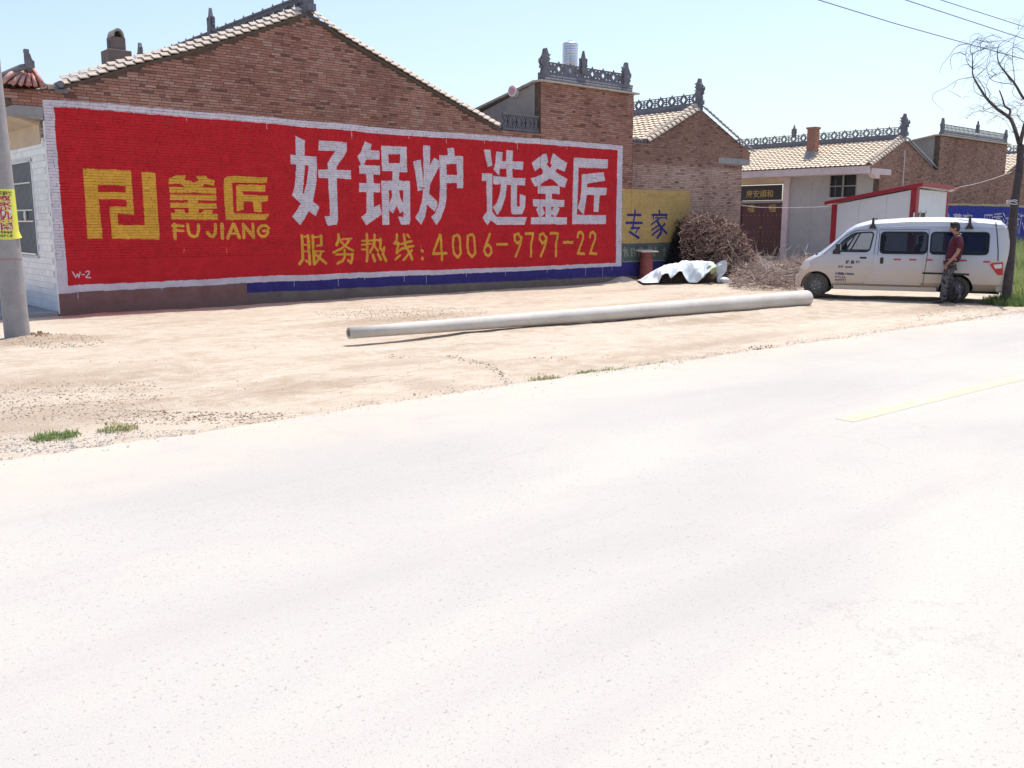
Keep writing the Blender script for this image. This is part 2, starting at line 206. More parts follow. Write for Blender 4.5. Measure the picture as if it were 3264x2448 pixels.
# ------------------------------------------------------------------ painted advertisements: a paint map computed here, stroke by stroke
PC = {'W': (.66, .62, .67), 'Y': (.72, .40, .055), 'R': (.56, .021, .030), 'B': (.045, .045, .24), 'T': (.30, .30, .20),
      'N': (.035, .030, .20), 'O': (.56, .39, .14), 'G': (.10, .135, .13), 'D': (.26, .12, .11), 'U': (.018, .05, .40), 'C': (.60, .50, .34)}
def paint_map(name, u0, u1, z0, z1, res, base, strokes, seed):
    W_, H_ = int((u1 - u0) / res), int((z1 - z0) / res)
    A = np.zeros((H_, W_, 4), np.float32)
    rng = np.random.RandomState(seed)
    def smooth(n, k):
        r = rng.randn(n + 2 * k); c = np.convolve(r, np.ones(k) / k, 'same')[k:-k]; return c * math.sqrt(k)
    wobx = smooth(H_, 14) * .35 + smooth(H_, 60) * .5; wobz = smooth(W_, 14) * .35 + smooth(W_, 90) * .6
    def fill(mask, y0, x0, col, a):
        sub = A[y0:y0 + mask.shape[0], x0:x0 + mask.shape[1]]
        sub[mask, :3] = col; sub[mask, 3] = np.maximum(sub[mask, 3] * (a < 1), a) if a < 1 else 1
    def region(us, zs, pad=2):
        xa = max(0, int((min(us) - u0) / res) - pad); xb = min(W_, int((max(us) - u0) / res) + pad)
        ya = max(0, int((min(zs) - z0) / res) - pad); yb = min(H_, int((max(zs) - z0) / res) + pad)
        if xb <= xa or yb <= ya: return None
        X, Y = np.meshgrid(np.arange(xa, xb), np.arange(ya, yb))
        X = u0 + (X + .5 + wobx[ya:yb, None]) * res; Y = z0 + (Y + .5 + wobz[None, xa:xb]) * res
        return xa, ya, X, Y
    def poly(pts, col, a=1.0):
        us = [p[0] for p in pts]; zs = [p[1] for p in pts]; R_ = region(us, zs, 4)
        if R_ is None: return
        xa, ya, X, Y = R_; ins = np.zeros(X.shape, bool); n = len(pts)
        for i in range(n):
            x1, y1 = pts[i]; x2, y2 = pts[(i + 1) % n]
            if y1 == y2: continue
            c = ((y1 > Y) != (y2 > Y)) & (X < (x2 - x1) * (Y - y1) / (y2 - y1) + x1); ins ^= c
        fill(ins, ya, xa, col, a)
    def stroke(pts, wd, col):
        us = [p[0] for p in pts]; zs = [p[1] for p in pts]; R_ = region(us, zs, int(wd / res) + 4)
        if R_ is None: return
        xa, ya, X, Y = R_; D = np.full(X.shape, 1e9)
        for (x1, y1), (x2, y2) in zip(pts[:-1], pts[1:]):
            dx, dy = x2 - x1, y2 - y1; q = max(dx * dx + dy * dy, 1e-9)
            t = np.clip(((X - x1) * dx + (Y - y1) * dy) / q, 0, 1); D = np.minimum(D, (X - x1 - t * dx) ** 2 + (Y - y1 - t * dy) ** 2)
        fill(D < (wd / 2) ** 2, ya, xa, col, 1.0)
    for c, a, pts in base: poly(pts, PC[c], a)
    for c, wd, p in strokes:
        pts = [(p[i] / 100, p[i + 1] / 100) for i in range(0, len(p), 2)]
        if wd == 0: poly(pts, PC[c])
        else: stroke(pts, wd / 100, PC[c])
    im = bpy.data.images.new(name, W_, H_, alpha=True, float_buffer=True); im.colorspace_settings.name = 'Non-Color'
    im.alpha_mode = 'CHANNEL_PACKED'
    im.pixels.foreach_set(A.ravel()); im.update(); im.pack()
    return im, (u0, u1, z0, z1)

def rect(u0, u1, z0, z1): return [(u0, z0), (u1, z0), (u1, z1), (u0, z1)]
BASE_A = [
    ('D', .75, [(0, .0), (3.75, .02), (3.75, .42), (0, .42)]),
    ('N', .93, [(3.7, .24), (8, .22), (15.9, .16), (19.2, .12), (19.2, .60), (15.37, .60), (15.37, .5), (3.7, .44)]),
    ('W', 1, [(0, .40), (.55, .415), (4, .45), (8, .45), (12, .455), (15.39, .47), (15.37, 2.0), (15.345, 3.89), (12, 3.885), (9, 3.86), (7.5, 3.82), (6, 3.86), (3, 3.86), (1.1, 3.87), (0, 3.845)]),
    ('R', 1, [(.18, .54), (4, .575), (8, .57), (12, .56), (15.15, .57), (15.13, 3.75), (12, 3.745), (9, 3.725), (7.5, 3.685), (6, 3.72), (3, 3.735), (1.1, 3.74), (.18, 3.73)]),
    ('O', .93, [(15.38, 1.12), (18.35, 1.10), (18.5, 1.6), (18.52, 2.71), (17, 2.68), (15.36, 2.69)]),
    ('G', .9, [(15.38, .60), (18.9, .58), (18.8, 1.14), (15.38, 1.12)]),
    ('T', .8, [(15.38, .585), (18.9, .57), (18.9, .61), (15.38, .615)]),
]
ST = json.loads(PAINT)
A_ST = [s for s in ST if s[2][0] < 2500]; B_ST = [s for s in ST if s[2][0] >= 2500]
for u_, l_ in ((6.35, .20), (7.9, .10), (9.0, .14), (10.2, .08), (11.3, .16), (13.1, .07), (4.3, .12), (2.6, .09)): A_ST.append(['W', 1.1, [u_ * 100, 374, u_ * 100 + .4, 374 - l_ * 100]])
for u_, l_ in ((.34, .18), (1.9, .07), (4.8, .12), (5.9, .16), (6.6, .06), (7.7, .14), (8.35, .20), (9.6, .09), (10.9, .12), (12.4, .08), (13.9, .22), (14.6, .30), (15.0, .1)): A_ST.append(['W', .9, [u_ * 100, 46, u_ * 100 + .3, 46 - l_ * 100]])
for u_, l_ in ((2.4, .07), (3.3, .1), (8.2, .09), (9.9, .12), (12.2, .08)): A_ST.append(['Y', .8, [u_ * 100, 118, u_ * 100, 118 - l_ * 100]])
IM_A = paint_map('street_wall_paint', -0.2, 19.3, -0.1, 4.1, 0.008, BASE_A, A_ST, 3)
BASE_B = [('U', .96, [(35.4, -.1), (47, -.1), (47, 2.52), (35.4, 2.50)]), ('C', .9, [(35.4, 2.52), (47, 2.54), (47, 2.66), (35.4, 2.62)])]
IM_B = paint_map('far_wall_paint', 35.3, 47, -0.1, 2.8, 0.012, BASE_B, B_ST, 5)

def apply_paint(nt, col, IM, cover, wear=0.5):
    """lays the paint map over col; cover = socket/val 0..1 saying how well paint takes"""
    im, (u0, u1, z0, z1) = IM
    g = N(nt, 'ShaderNodeNewGeometry'); sx = N(nt, 'ShaderNodeSeparateXYZ'); L(nt, g.outputs['Position'], sx.inputs[0])
    cx = N(nt, 'ShaderNodeCombineXYZ')
    L(nt, math_(nt, 'MULTIPLY', math_(nt, 'SUBTRACT', sx.outputs[0], u0), 1 / (u1 - u0)), cx.inputs[0])
    L(nt, math_(nt, 'MULTIPLY', math_(nt, 'SUBTRACT', sx.outputs[2], z0), 1 / (z1 - z0)), cx.inputs[1])
    t = N(nt, 'ShaderNodeTexImage'); t.image = im; t.extension = 'CLIP'; t.interpolation = 'Linear'; L(nt, cx.outputs[0], t.inputs[0])
    v = g.outputs['Position']
    n1 = tex(nt, v, 3.0, 6, .65); n2 = tex(nt, v, 45, 4, .6)
    # faded / streaky paint: slow colour drift, small flakes
    n0 = tex(nt, pos(nt, (.6, 1, 3.0)), 2.2, 7, .72)
    pc = mix(nt, ramp(nt, math_(nt, 'ADD', math_(nt, 'MULTIPLY', n1.outputs[0], .5), math_(nt, 'MULTIPLY', n0.outputs[0], .5)), .40, .60, 0, .85), t.outputs[0], mix(nt, 1.0, t.outputs[0], (.76, .72, .76), 'MULTIPLY'))
    n3 = tex(nt, v, 9, 5, .7)
    pc = mix(nt, ramp(nt, n3.outputs[0], .35, .7, .0, .30), pc, mix(nt, 1.0, pc, (.62, .60, .66), 'MULTIPLY'))
    fl = ramp(nt, n2.outputs[0], .27, .33, wear, 1.0)
    a = math_(nt, 'MULTIPLY', math_(nt, 'MULTIPLY', t.outputs[1], fl, clamp=True), cover, clamp=True)
    return mix(nt, a, col, pc)

def brick_mat(name, IM=None,  c1=(.30, .145, .112), c2=(.44, .25, .195), c3=(.15, .075, .068), zdark=None):
    m, nt, b = newmat(name)
    g = N(nt, 'ShaderNodeNewGeometry'); oi = N(nt, 'ShaderNodeObjectInfo')
    r = math_(nt, 'FRACT', math_(nt, 'ADD', g.outputs['Random Per Island'], oi.outputs['Random']))
    r2 = math_(nt, 'FRACT', math_(nt, 'MULTIPLY', r, 17.31))
    v = pos(nt)
    big = tex(nt, v, .35, 4, .6)
    f = math_(nt, 'ADD', math_(nt, 'MULTIPLY', r, .8), ramp(nt, big.outputs[0], .35, .65, -.25, .35), clamp=True)
    col = mix(nt, f, c1, c2)
    col = mix(nt, ramp(nt, r2, .88, .96, 0, .85), col, c3)
    col = mix(nt, ramp(nt, r2, .12, .04, 0, .75), col, (.40, .29, .24))
    n1 = tex(nt, v, 30, 4, .6)
    col = mix(nt, ramp(nt, n1.outputs[0], .3, .75, 0, .4), col, mix(nt, 1.0, col, (.55, .5, .5), 'MULTIPLY'))
    sx = N(nt, 'ShaderNodeSeparateXYZ'); L(nt, v, sx.inputs[0])
    stn = tex(nt, pos(nt, (1.3, 1, .35)), .9, 6, .65); col = mix(nt, ramp(nt, stn.outputs[0], .50, .68, 0, .75), col, mix(nt, 1.0, col, (.62, .60, .62), 'MULTIPLY'))
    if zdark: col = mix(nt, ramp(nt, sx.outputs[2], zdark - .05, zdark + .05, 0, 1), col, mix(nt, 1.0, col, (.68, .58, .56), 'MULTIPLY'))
    if IM: col = apply_paint(nt, col, IM, 1.0, .55)
    L(nt, col, b.inputs['Base Color']); b.inputs['Roughness'].default_value = .92; b.inputs['Specular IOR Level'].default_value = .2
    n2 = tex(nt, v, 60, 4, .7); bump(nt, n2.outputs[0], .5, .004, b)
    return m
def mortar_mat(name, IM=None, col=(.15, .105, .085)):
    m, nt, b = newmat(name); v = pos(nt)
    n1 = tex(nt, v, 8, 5, .6); c = mix(nt, ramp(nt, n1.outputs[0], .3, .7), col, tuple(x * .55 for x in col))
    if IM:
        cov = ramp(nt, tex(nt, v, 14, 4, .6).outputs[0], .38, .54, .30, 1.0)
        c = apply_paint(nt, c, IM, cov, .3)
    L(nt, c, b.inputs['Base Color']); b.inputs['Roughness'].default_value = .95; b.inputs['Specular IOR Level'].default_value = .1
    bump(nt, tex(nt, v, 90, 3, .6).outputs[0], .5, .004, b)
    return m
def render_mat(name, IM):   # smooth cement dado
    m, nt, b = newmat(name); v = pos(nt)
    n1 = tex(nt, v, 3, 6, .6); c = mix(nt, ramp(nt, n1.outputs[0], .3, .7), (.22, .19, .175), (.13, .11, .10))
    c = apply_paint(nt, c, IM, .97, .75); c = mix(nt, 1.0, c, (.95, .94, .94), 'MULTIPLY')
    sx = N(nt, 'ShaderNodeSeparateXYZ'); L(nt, v, sx.inputs[0])
    n4 = tex(nt, v, 5, 5, .7)
    dirt = math_(nt, 'SUBTRACT', ramp(nt, sx.outputs[2], .04, .30, .9, 0), ramp(nt, n4.outputs[0], .35, .7, 0, .55), clamp=True)
    c = mix(nt, dirt, c, (.17, .125, .10))
    L(nt, c, b.inputs['Base Color']); b.inputs['Roughness'].default_value = .95; b.inputs['Specular IOR Level'].default_value = .12
    bump(nt, tex(nt, v, 25, 6, .65).outputs[0], .5, .008, b)
    return m

M_BRICK_A = brick_mat('painted_brick', IM_A); M_MORT_A = mortar_mat('painted_mortar', IM_A); M_DADO = render_mat('cement_render', IM_A)
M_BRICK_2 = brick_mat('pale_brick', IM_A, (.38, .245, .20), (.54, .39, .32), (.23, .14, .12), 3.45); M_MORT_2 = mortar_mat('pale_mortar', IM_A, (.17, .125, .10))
M_BRICK_B = brick_mat('far_brick', IM_B, (.27, .15, .12), (.39, .25, .20), (.17, .095, .08)); M_MORT_B = mortar_mat('far_mortar', IM_B)
M_BRICK_C = plain('weathered_chimney_brick', (.30, .15, .11), .9, .3, 7, (.20, .10, .08), .6, .01)
M_BRICK_D = plain('sooty_chimney_brick', (.20, .15, .13), .9, .3, 7, (.13, .10, .09), .6, .01)
M_TILE = plain('clay_roof_tile', (.74, .63, .50), .8, .2, 3, (.66, .52, .38), .3, .004)
M_TILE_G = plain('old_grey_tile', (.40, .36, .32), .85, .3, 4, (.24, .21, .20), .4, .005)
M_TILE_V = plain('verge_tile', (.50, .43, .36), .85, .2, 5, (.36, .30, .25), .3, .004)
M_DARKCLAY = plain('grey_fired_clay', (.16, .16, .185), .8, .3, 7, (.10, .10, .12), .5, .006)
M_CEMENT = plain('grey_cement', (.30, .29, .29), .9, .2, 2, (.22, .215, .22), .4, .006)
M_PLASTER = plain('rough_plaster', (.33, .30, .27), .95, .2, 1.2, (.22, .20, .185), .6, .01, bscale=14)
M_FACADE = plain('cement_facade', (.42, .40, .40), .9, .2, 1.0, (.33, .32, .325), .4, .005)
M_SOFFIT = plain('cream_soffit', (.58, .47, .35), .9, .15, 1.5, (.46, .37, .28), .2, .003)
M_PINK = plain('pink_washed_plaster', (.62, .52, .52), .9, .15, 1.2, (.50, .40, .41), .2, .004)
M_WHITE = plain('white_paint', (.72, .72, .73), .6, .1, 3, (.62, .62, .64), .1, .002)
M_STEEL = plain('galvanised_steel', (.62, .65, .70), .28, .1, 6, (.5, .53, .58), .1, .002, metal=1.0)
M_DGLASS = plain('dark_glass', (.012, .015, .02), .45, .2, 3, None, 0)
M_DOORRED = plain('maroon_door_paint', (.085, .022, .03), .45, .2, 3, (.06, .016, .024), .2, .003)
M_GOLD = plain('gold_paint', (.50, .35, .12), .5, .2, 10, (.38, .25, .08), .2, .002)
M_SIGN = plain('dark_sign_board', (.03, .02, .03), .4, .2, 4, None, .1, .002)
M_REDTRIM = plain('red_painted_steel', (.34, .02, .035), .45, .2, 3, (.27, .018, .03), .1, .002)
M_PANEL = plain('white_sandwich_panel', (.66, .68, .70), .5, .1, 1.5, (.60, .62, .645), .08, .002)
M_WOOD = plain('weathered_wood', (.40, .29, .19), .85, .3, 10, (.26, .19, .13), .4, .004)
M_CONC = plain('spun_concrete', (.33, .315, .315), .85, .25, 5, (.25, .235, .24), .35, .003)
M_BLACK = plain('black_plastic', (.018, .018, .02), .5, .2, 10, None, .2, .002)
M_REDGL = plain('red_painted_tile', (.34, .075, .065), .6, .2, 2.2, (.50, .40, .34), .4, .004)
M_WIRE = plain('wire_insulation', (.06, .06, .075), .6, .1, 5, None, 0)
M_PALEWIRE = plain('pale_wire', (.55, .50, .50), .6, .1, 5, None, 0)

# ------------------------------------------------------------------ ground, road
def ground_h(x, y):
    """height of the earth yard"""
    h = 0.0
    k = min(max((x - 13.5) / 4, 0), 1); k = k * k * (3 - 2 * k)
    j = min(max((y + 5.0) / 4.5, 0), 1); h += 0.10 * k * j
    far = min(max((x - 26) / 12, 0), 1); h += 0.10 * far * j
    e = min(max((y + 11.4) / .8, 0), 1)
    h += e * (0.022 * noise.noise((x * .5, y * .8, 0)) + 0.010 * noise.noise((x * 2.3, y * 2.3, 4)) + .006 * noise.noise((x * 7, y * 7, 9)))
    if 2.6 < x < 13.2:
        yl = -7.21 - (x - 1.73) * .0843; h += .05 * min(1, (x - 2.6) / 1.2) * min(1, (13.2 - x) / .8) * math.exp(-((y - yl - .1) / .7) ** 2)
    # shallow wheel rut by the road
    d = abs((x - 0.35) - (y + 10.5) * -0.55)
    if -11.2 < y < -8.3: h -= .022 * math.exp(-(d / .07) ** 2) - .014 * math.exp(-((d - .16) / .06) ** 2)
    # earth heaped at the foot of the standing pole and at the wall
    for cx, cy, r, a in ((-1.35, -3.75, .55, .07), (15.3, -.15, .32, .14), (18.8, -1.1, 2.2, .03)):
        q = ((x - cx) ** 2 + (y - cy) ** 2) / (r * r); h += a * math.exp(-q)
    return h
m_dirt, nt, b = newmat('dry_earth'); v = pos(nt)
n1 = tex(nt, pos(nt, (.35, .9, 1)), .8, 7, .62, dist=.6); n2 = tex(nt, v, 3.2, 6, .65); n3 = tex(nt, v, 30, 5, .7)
c = mix(nt, ramp(nt, n1.outputs[0], .38, .60), (.515, .435, .35), (.405, .325, .245))
c = mix(nt, ramp(nt, n2.outputs[0], .40, .66, 0, .7), c, (.56, .495, .42))
n5 = tex(nt, pos(nt, (.5, 1.6, 1)), 5, 7, .7); sx0 = N(nt, 'ShaderNodeSeparateXYZ'); L(nt, v, sx0.inputs[0])
c = mix(nt, ramp(nt, n5.outputs[0], .52, .66, 0, .6), c, (.38, .285, .205))
for X_, Y_, rx_, ry_, am in ((4.3, -4.6, 2.2, .75, .85), (-1.2, -3.9, 1.3, .45, .9), (-2.6, -7.5, 1.8, .9, .5), (-3.3, -9.6, 2.0, .7, .6), (-.2, -9.7, 1.1, .35, .7), (8.2, -8.4, 1.5, .3, .7), (1.4, -8.9, 1.0, .25, .5), (10.5, -5.4, 2.5, .7, .4), (.8, -10.4, .35, .6, .6), (14.5, -9.9, 2.5, .6, .6), (-3.6, -6.2, 1.2, .35, .4), (6.5, -10.3, 3.0, .3, .45), (2.2, -2.2, 3.2, .5, .3), (12.6, -2.0, 3.0, .6, .35)):
    ax_ = math_(nt, 'MULTIPLY', math_(nt, 'SUBTRACT', sx0.outputs[0], X_), 1 / rx_); ay_ = math_(nt, 'MULTIPLY', math_(nt, 'SUBTRACT', sx0.outputs[1], Y_), 1 / ry_)
    d_ = math_(nt, 'ADD', math_(nt, 'ADD', math_(nt, 'MULTIPLY', ax_, ax_), math_(nt, 'MULTIPLY', ay_, ay_)), math_(nt, 'MULTIPLY', math_(nt, 'SUBTRACT', n5.outputs[0], .5), 5.0))
    c = mix(nt, ramp(nt, d_, 1.1, .1, 0, am * .85), c, (.31, .23, .165))
c = mix(nt, ramp(nt, n3.outputs[0], .55, .70, 0, .5), c, (.31, .235, .17))
sx = N(nt, 'ShaderNodeSeparateXYZ'); L(nt, v, sx.inputs[0])
# red tint in the earth, fading out from the foot of the red wall
st = math_(nt, 'MULTIPLY', ramp(nt, sx.outputs[1], -.95, .0, 0, 1), ramp(nt, sx.outputs[0], 9, 1.0, 0, 1)); st = math_(nt, 'MULTIPLY', st, ramp(nt, sx.outputs[0], -.6, .1, 0, 1))
st = math_(nt, 'MULTIPLY', math_(nt, 'POWER', st, 1.6), ramp(nt, n2.outputs[0], .2, .7, .5, 1))
c = mix(nt, math_(nt, 'MULTIPLY', st, .95), c, (.55, .06, .055))
L(nt, c, b.inputs['Base Color']); b.inputs['Roughness'].default_value = .97; b.inputs['Specular IOR Level'].default_value = .1
hh = math_(nt, 'ADD', math_(nt, 'MULTIPLY', tex(nt, v, 14, 8, .72).outputs[0], 1.0), math_(nt, 'MULTIPLY', n3.outputs[0], .5))
bump(nt, hh, .75, .035, b)

def grid_mesh(name, xs, ys, zf, mat):
    nx, ny = len(xs), len(ys)
    co = np.array([(x, y, zf(x, y)) for y in ys for x in xs], np.float32)
    fs = [(j * nx + i, j * nx + i + 1, (j + 1) * nx + i + 1, (j + 1) * nx + i) for j in range(ny - 1) for i in range(nx - 1)]
    me = bpy.data.meshes.new(name); me.from_pydata(co.tolist(), [], fs); me.materials.append(mat)
    me.polygons.foreach_set('use_smooth', [True] * len(fs)); me.update(); return me
def steps(a, b, d): 
    n = max(1, int(round((b - a) / d))); return [a + (b - a) * i / n for i in range(n + 1)]
xs = [-300, -120, -60, -30, -18] + steps(-10, 20, .10) + steps(20.4, 34, .5) + [40, 50, 70, 110, 200, 420, 900]
ys = [-12.2] + steps(-11.6, 1, .10) + [2, 4, 8, 14, 25, 40, 80, 160, 400, 900]
o = link(bpy.data.objects.new('ground', grid_mesh('ground', xs, ys, ground_h, m_dirt))); tag(o, kind='structure')
# land on the far side of the road
o = link(bpy.data.objects.new('terrain', grid_mesh('terrain', [-900, -100, 0, 100, 900], [-900, -300, -60, -21.8], lambda x, y: -.03, m_dirt))); tag(o, kind='structure')

m_road, nt, b = newmat('worn_pale_road'); v = pos(nt)
n1 = tex(nt, pos(nt, (.5, 1, 1)), .45, 6, .6, dist=.4); n2 = tex(nt, v, 26, 4, .7); n3 = tex(nt, v, 130, 2, .6)
c = mix(nt, ramp(nt, n1.outputs[0], .38, .62), (.442, .420, .384), (.395, .375, .350))
c = mix(nt, ramp(nt, n2.outputs[0], .60, .74, 0, .30), c, (.31, .285, .265))
n6 = tex(nt, v, 55, 3, .6); c = mix(nt, ramp(nt, n6.outputs[0], .62, .70, 0, .75), c, (.25, .23, .21))
n7 = tex(nt, pos(nt, (.12, 1.2, 1)), 1.6, 5, .6); c = mix(nt, ramp(nt, n7.outputs[0], .52, .72, 0, .45), c, (.37, .345, .325))
c = mix(nt, ramp(nt, n3.outputs[0], .62, .74, 0, .7), c, (.17, .155, .14))
vo = N(nt, 'ShaderNodeTexVoronoi', feature='DISTANCE_TO_EDGE'); vo.inputs['Scale'].default_value = .55
wv = tex(nt, v, 2.2, 5, .7); va = N(nt, 'ShaderNodeVectorMath', operation='MULTIPLY_ADD'); L(nt, wv.outputs[1], va.inputs[0]); va.inputs[1].default_value = (.5, .5, .5); L(nt, v, va.inputs[2]); L(nt, va.outputs[0], vo.inputs[0])
cr = math_(nt, 'MULTIPLY', ramp(nt, vo.outputs[0], .0, .006, 1, 0), ramp(nt, tex(nt, v, .5, 3, .5).outputs[0], .55, .62, 0, .35))
c = mix(nt, cr, c, (.30, .28, .26))
sx = N(nt, 'ShaderNodeSeparateXYZ'); L(nt, v, sx.inputs[0])
ed = math_(nt, 'MULTIPLY', ramp(nt, sx.outputs[1], -12.7, -11.05, 0, 1), ramp(nt, tex(nt, v, 1.6, 6, .7).outputs[0], .35, .65, .1, 1))
c = mix(nt, math_(nt, 'MULTIPLY', ed, .85), c, (.53, .445, .355))
L(nt, c, b.inputs['Base Color']); b.inputs['Roughness'].default_value = .93; b.inputs['Specular IOR Level'].default_value = .12
bump(nt, math_(nt, 'ADD', n3.outputs[0], math_(nt, 'MULTIPLY', n2.outputs[0], .6)), .35, .006, b)
def edge_y(x):
    return -11.0 - .012 * x * .0 + .10 * noise.noise((x * .35, 3, 0)) + .06 * noise.noise((x * 1.7, 8, 0)) - max(0, x - 8) * .06 * 0 + .05 * noise.noise((x * 6, 1, 0)) + .03 * noise.noise((x * 19, 1, 4))
mb = MB(); xs = [-300, -80, -30, -18] + steps(-12, 30, .04) + [40, 70, 150, 400]
rows = []
for x in xs:
    e = edge_y(x) - (0.05 if x < 4 else .12 + .03 * (x - 4) * (x < 20) + .48 * (x >= 20))
    rows.append([(x, e + .01, -.012), (x, e, .014), (x, e - .5, .018), (x, -14, .03), (x, -18, .035), (x, -21.8, .0)])
vs = [p for r in rows for p in r]; k = 6
fs = [(i * k + j, i * k + j + 1, (i + 1) * k + j + 1, (i + 1) * k + j) for i in range(len(rows) - 1) for j in range(k - 1)]
mb.add(vs, fs); o = mb.build('road', m_road, kind='structure')
# worn yellow edge line
m_line, nt, b = newmat('worn_yellow_line'); v = pos(nt)
f = ramp(nt, tex(nt, v, 9, 6, .7).outputs[0], .38, .64, .0, .85)
L(nt, mix(nt, f, (.44, .415, .375), (.58, .43, .21)), b.inputs['Base Color']); b.inputs['Roughness'].default_value = .9
mb = MB(); xs = steps(2.35, 60, .25); vs = []
for i, x in enumerate(xs):
    yc = -14.33 - .10 * (x - 2.4) / 3.2 * (x < 5.6) - .10 * (x >= 5.6); t = .0005 * i
    wd = .085 + .012 * noise.noise((x * 3, 0, 0))
    vs += [(x, yc + wd, .0285), (x, yc + wd, .0335), (x, yc - wd, .0335), (x, yc - wd, .0285)]
mb.add(vs, [(4 * i + j, 4 * i + j + 1, 4 * i + j + 5, 4 * i + j + 4) for i in range(len(xs) - 1) for j in range(3)] + [(0, 3, 2, 1)])
o = mb.build('road_line', m_line, kind='structure')

# ------------------------------------------------------------------ brickwork
BL, BH, BJ = .212, .0525, .0075
def brick_mesh(name, l, mat):
    mb = MB(); x, z, y0, y1 = l / 2, (BH - BJ) / 2, -.004, .012
    c = .0025
    vs = [(-x, y1, -z), (x, y1, -z), (x, y1, z), (-x, y1, z), (-x + c, y0, -z + c), (x - c, y0, -z + c), (x - c, y0, z - c), (-x + c, y0, z - c)]
    mb.add(vs, [(4, 5, 6, 7), (0, 1, 5, 4), (1, 2, 6, 5), (2, 3, 7, 6), (3, 0, 4, 7)])
    return mb.mesh(name, mat)
def interp(pl, x):
    for (a, b), (c, d) in zip(pl[:-1], pl[1:]):
        if a <= x <= c: return b + (d - b) * (x - a) / max(c - a, 1e-9)
    return -1
def brick_wall(parent, x0, x1, z0, top, mat, mort, nparts=0, thick=.24, yo=0.0, zcut=None, seed=1, holes=()):
    """street face of a wall: recessed mortar body and every brick its own piece"""
    rng = random.Random(seed)
    pts = [(x0, 0.0)] + [(x1, 0.0)] + [(x1, interp(top, x1))] + [p for p in reversed(top) if x0 < p[0] < x1] + [(x0, interp(top, x0))]
    mb = MB(); mb.prism(pts, 'y', yo + .004, yo + thick); mb.build('wall', mort, parent)
    ms, mh = brick_mesh('brick', BL - .0045, mat), brick_mesh('brick', BL / 2 - .0045, mat)
    allb = []; z = z0 + BH / 2; row = 0
    while z < max(p[1] for p in top):
        lead = rng.uniform(.3, 1.0) * BL
        x = x0 + .002; seq = 0
        if row % 2: l = BL / 2
        else: l = BL
        while x < x1 - .03:
            L_ = lead if seq == 0 else (BL / 2 if rng.random() < .16 else BL * rng.uniform(.96, 1.03))
            if x + L_ > x1 - .045: L_ = x1 - x
            xc = x + L_ / 2
            if interp(top, max(x, x0)) > z + BH / 2 - .012 and interp(top, min(x + L_, x1)) > z + BH / 2 - .012 and not any(a < xc < b_ and c_ < z < d for a, b_, c_, d in holes) and rng.random() > .006:
                allb.append((xc, yo + rng.gauss(0, .0018) + (rng.random() < .03) * -.006, z + rng.gauss(0, .0012), L_, rng.gauss(0, .006)))
            x += L_; seq += 1
        z += BH; row += 1
    if nparts:
        allb.sort(key=lambda b_: (Vector((b_[0], b_[1], b_[2])) - CLOC).length)
    for i, (x, y, z, L_, a) in enumerate(allb[:nparts]):
        o = inst(ms if L_ > BL * .7 else mh, 'brick', parent, Matrix.Translation((x, y, z)) @ Matrix.Rotation(a, 4, 'Y'))
    mb = MB()
    for x, y, z, L_, a in allb[nparts:]:
        hx, hz, y0, y1, c = (L_ - .0045) / 2, (BH - BJ) / 2, y - .004, y + .012, .0025
        s = a * hx
        mb.add([(x - hx, y1, z - hz - s), (x + hx, y1, z - hz + s), (x + hx, y1, z + hz + s), (x - hx, y1, z + hz - s), (x - hx + c, y0, z - hz + c - s), (x + hx - c, y0, z - hz + c + s), (x + hx - c, y0, z + hz - c + s), (x - hx + c, y0, z + hz - c - s)],
               [(4, 5, 6, 7), (0, 1, 5, 4), (1, 2, 6, 5), (2, 3, 7, 6), (3, 0, 4, 7)])
    if mb.v: mb.build('brick', mat, parent, fix=False, kind='stuff')

# ------------------------------------------------------------------ roofs
def tile_geo(mb, w_, l_, lip=.048, amp=.013, M=None, nseg=6):
    """interlocking clay tile: local x up the slope, y across, z out of the roof"""
    vs = []
    for i in range(nseg + 1):
        y = w_ * i / nseg - w_ / 2; z = amp * math.cos(2 * math.pi * (i / nseg) * 1.0) + (.0)
        vs += [Vector((0, y, z + lip)), Vector((l_, y, z)), Vector((0, y, z + lip - .024)), ]
    if M is not None: vs = [M @ p for p in vs]
    fs = []
    for i in range(nseg):
        a, b_ = i * 3, (i + 1) * 3
        fs += [(a, b_, b_ + 1, a + 1), (a + 2, b_ + 2, b_, a)]
    n = nseg * 3
    fs += [(0, 1, 2), (n, n + 2, n + 1)]
    mb.add(vs, fs)
def slope_matrix(xe, ze, xr, zr):
    ex = Vector((xr - xe, 0, zr - ze)); Ls = ex.length; ex.normalize(); ey = Vector((0, 1, 0)); ez = ex.cross(ey)
    if ez.z < 0: ey = -ey; ez = ex.cross(ey)
    return ex, ey, ez, Ls
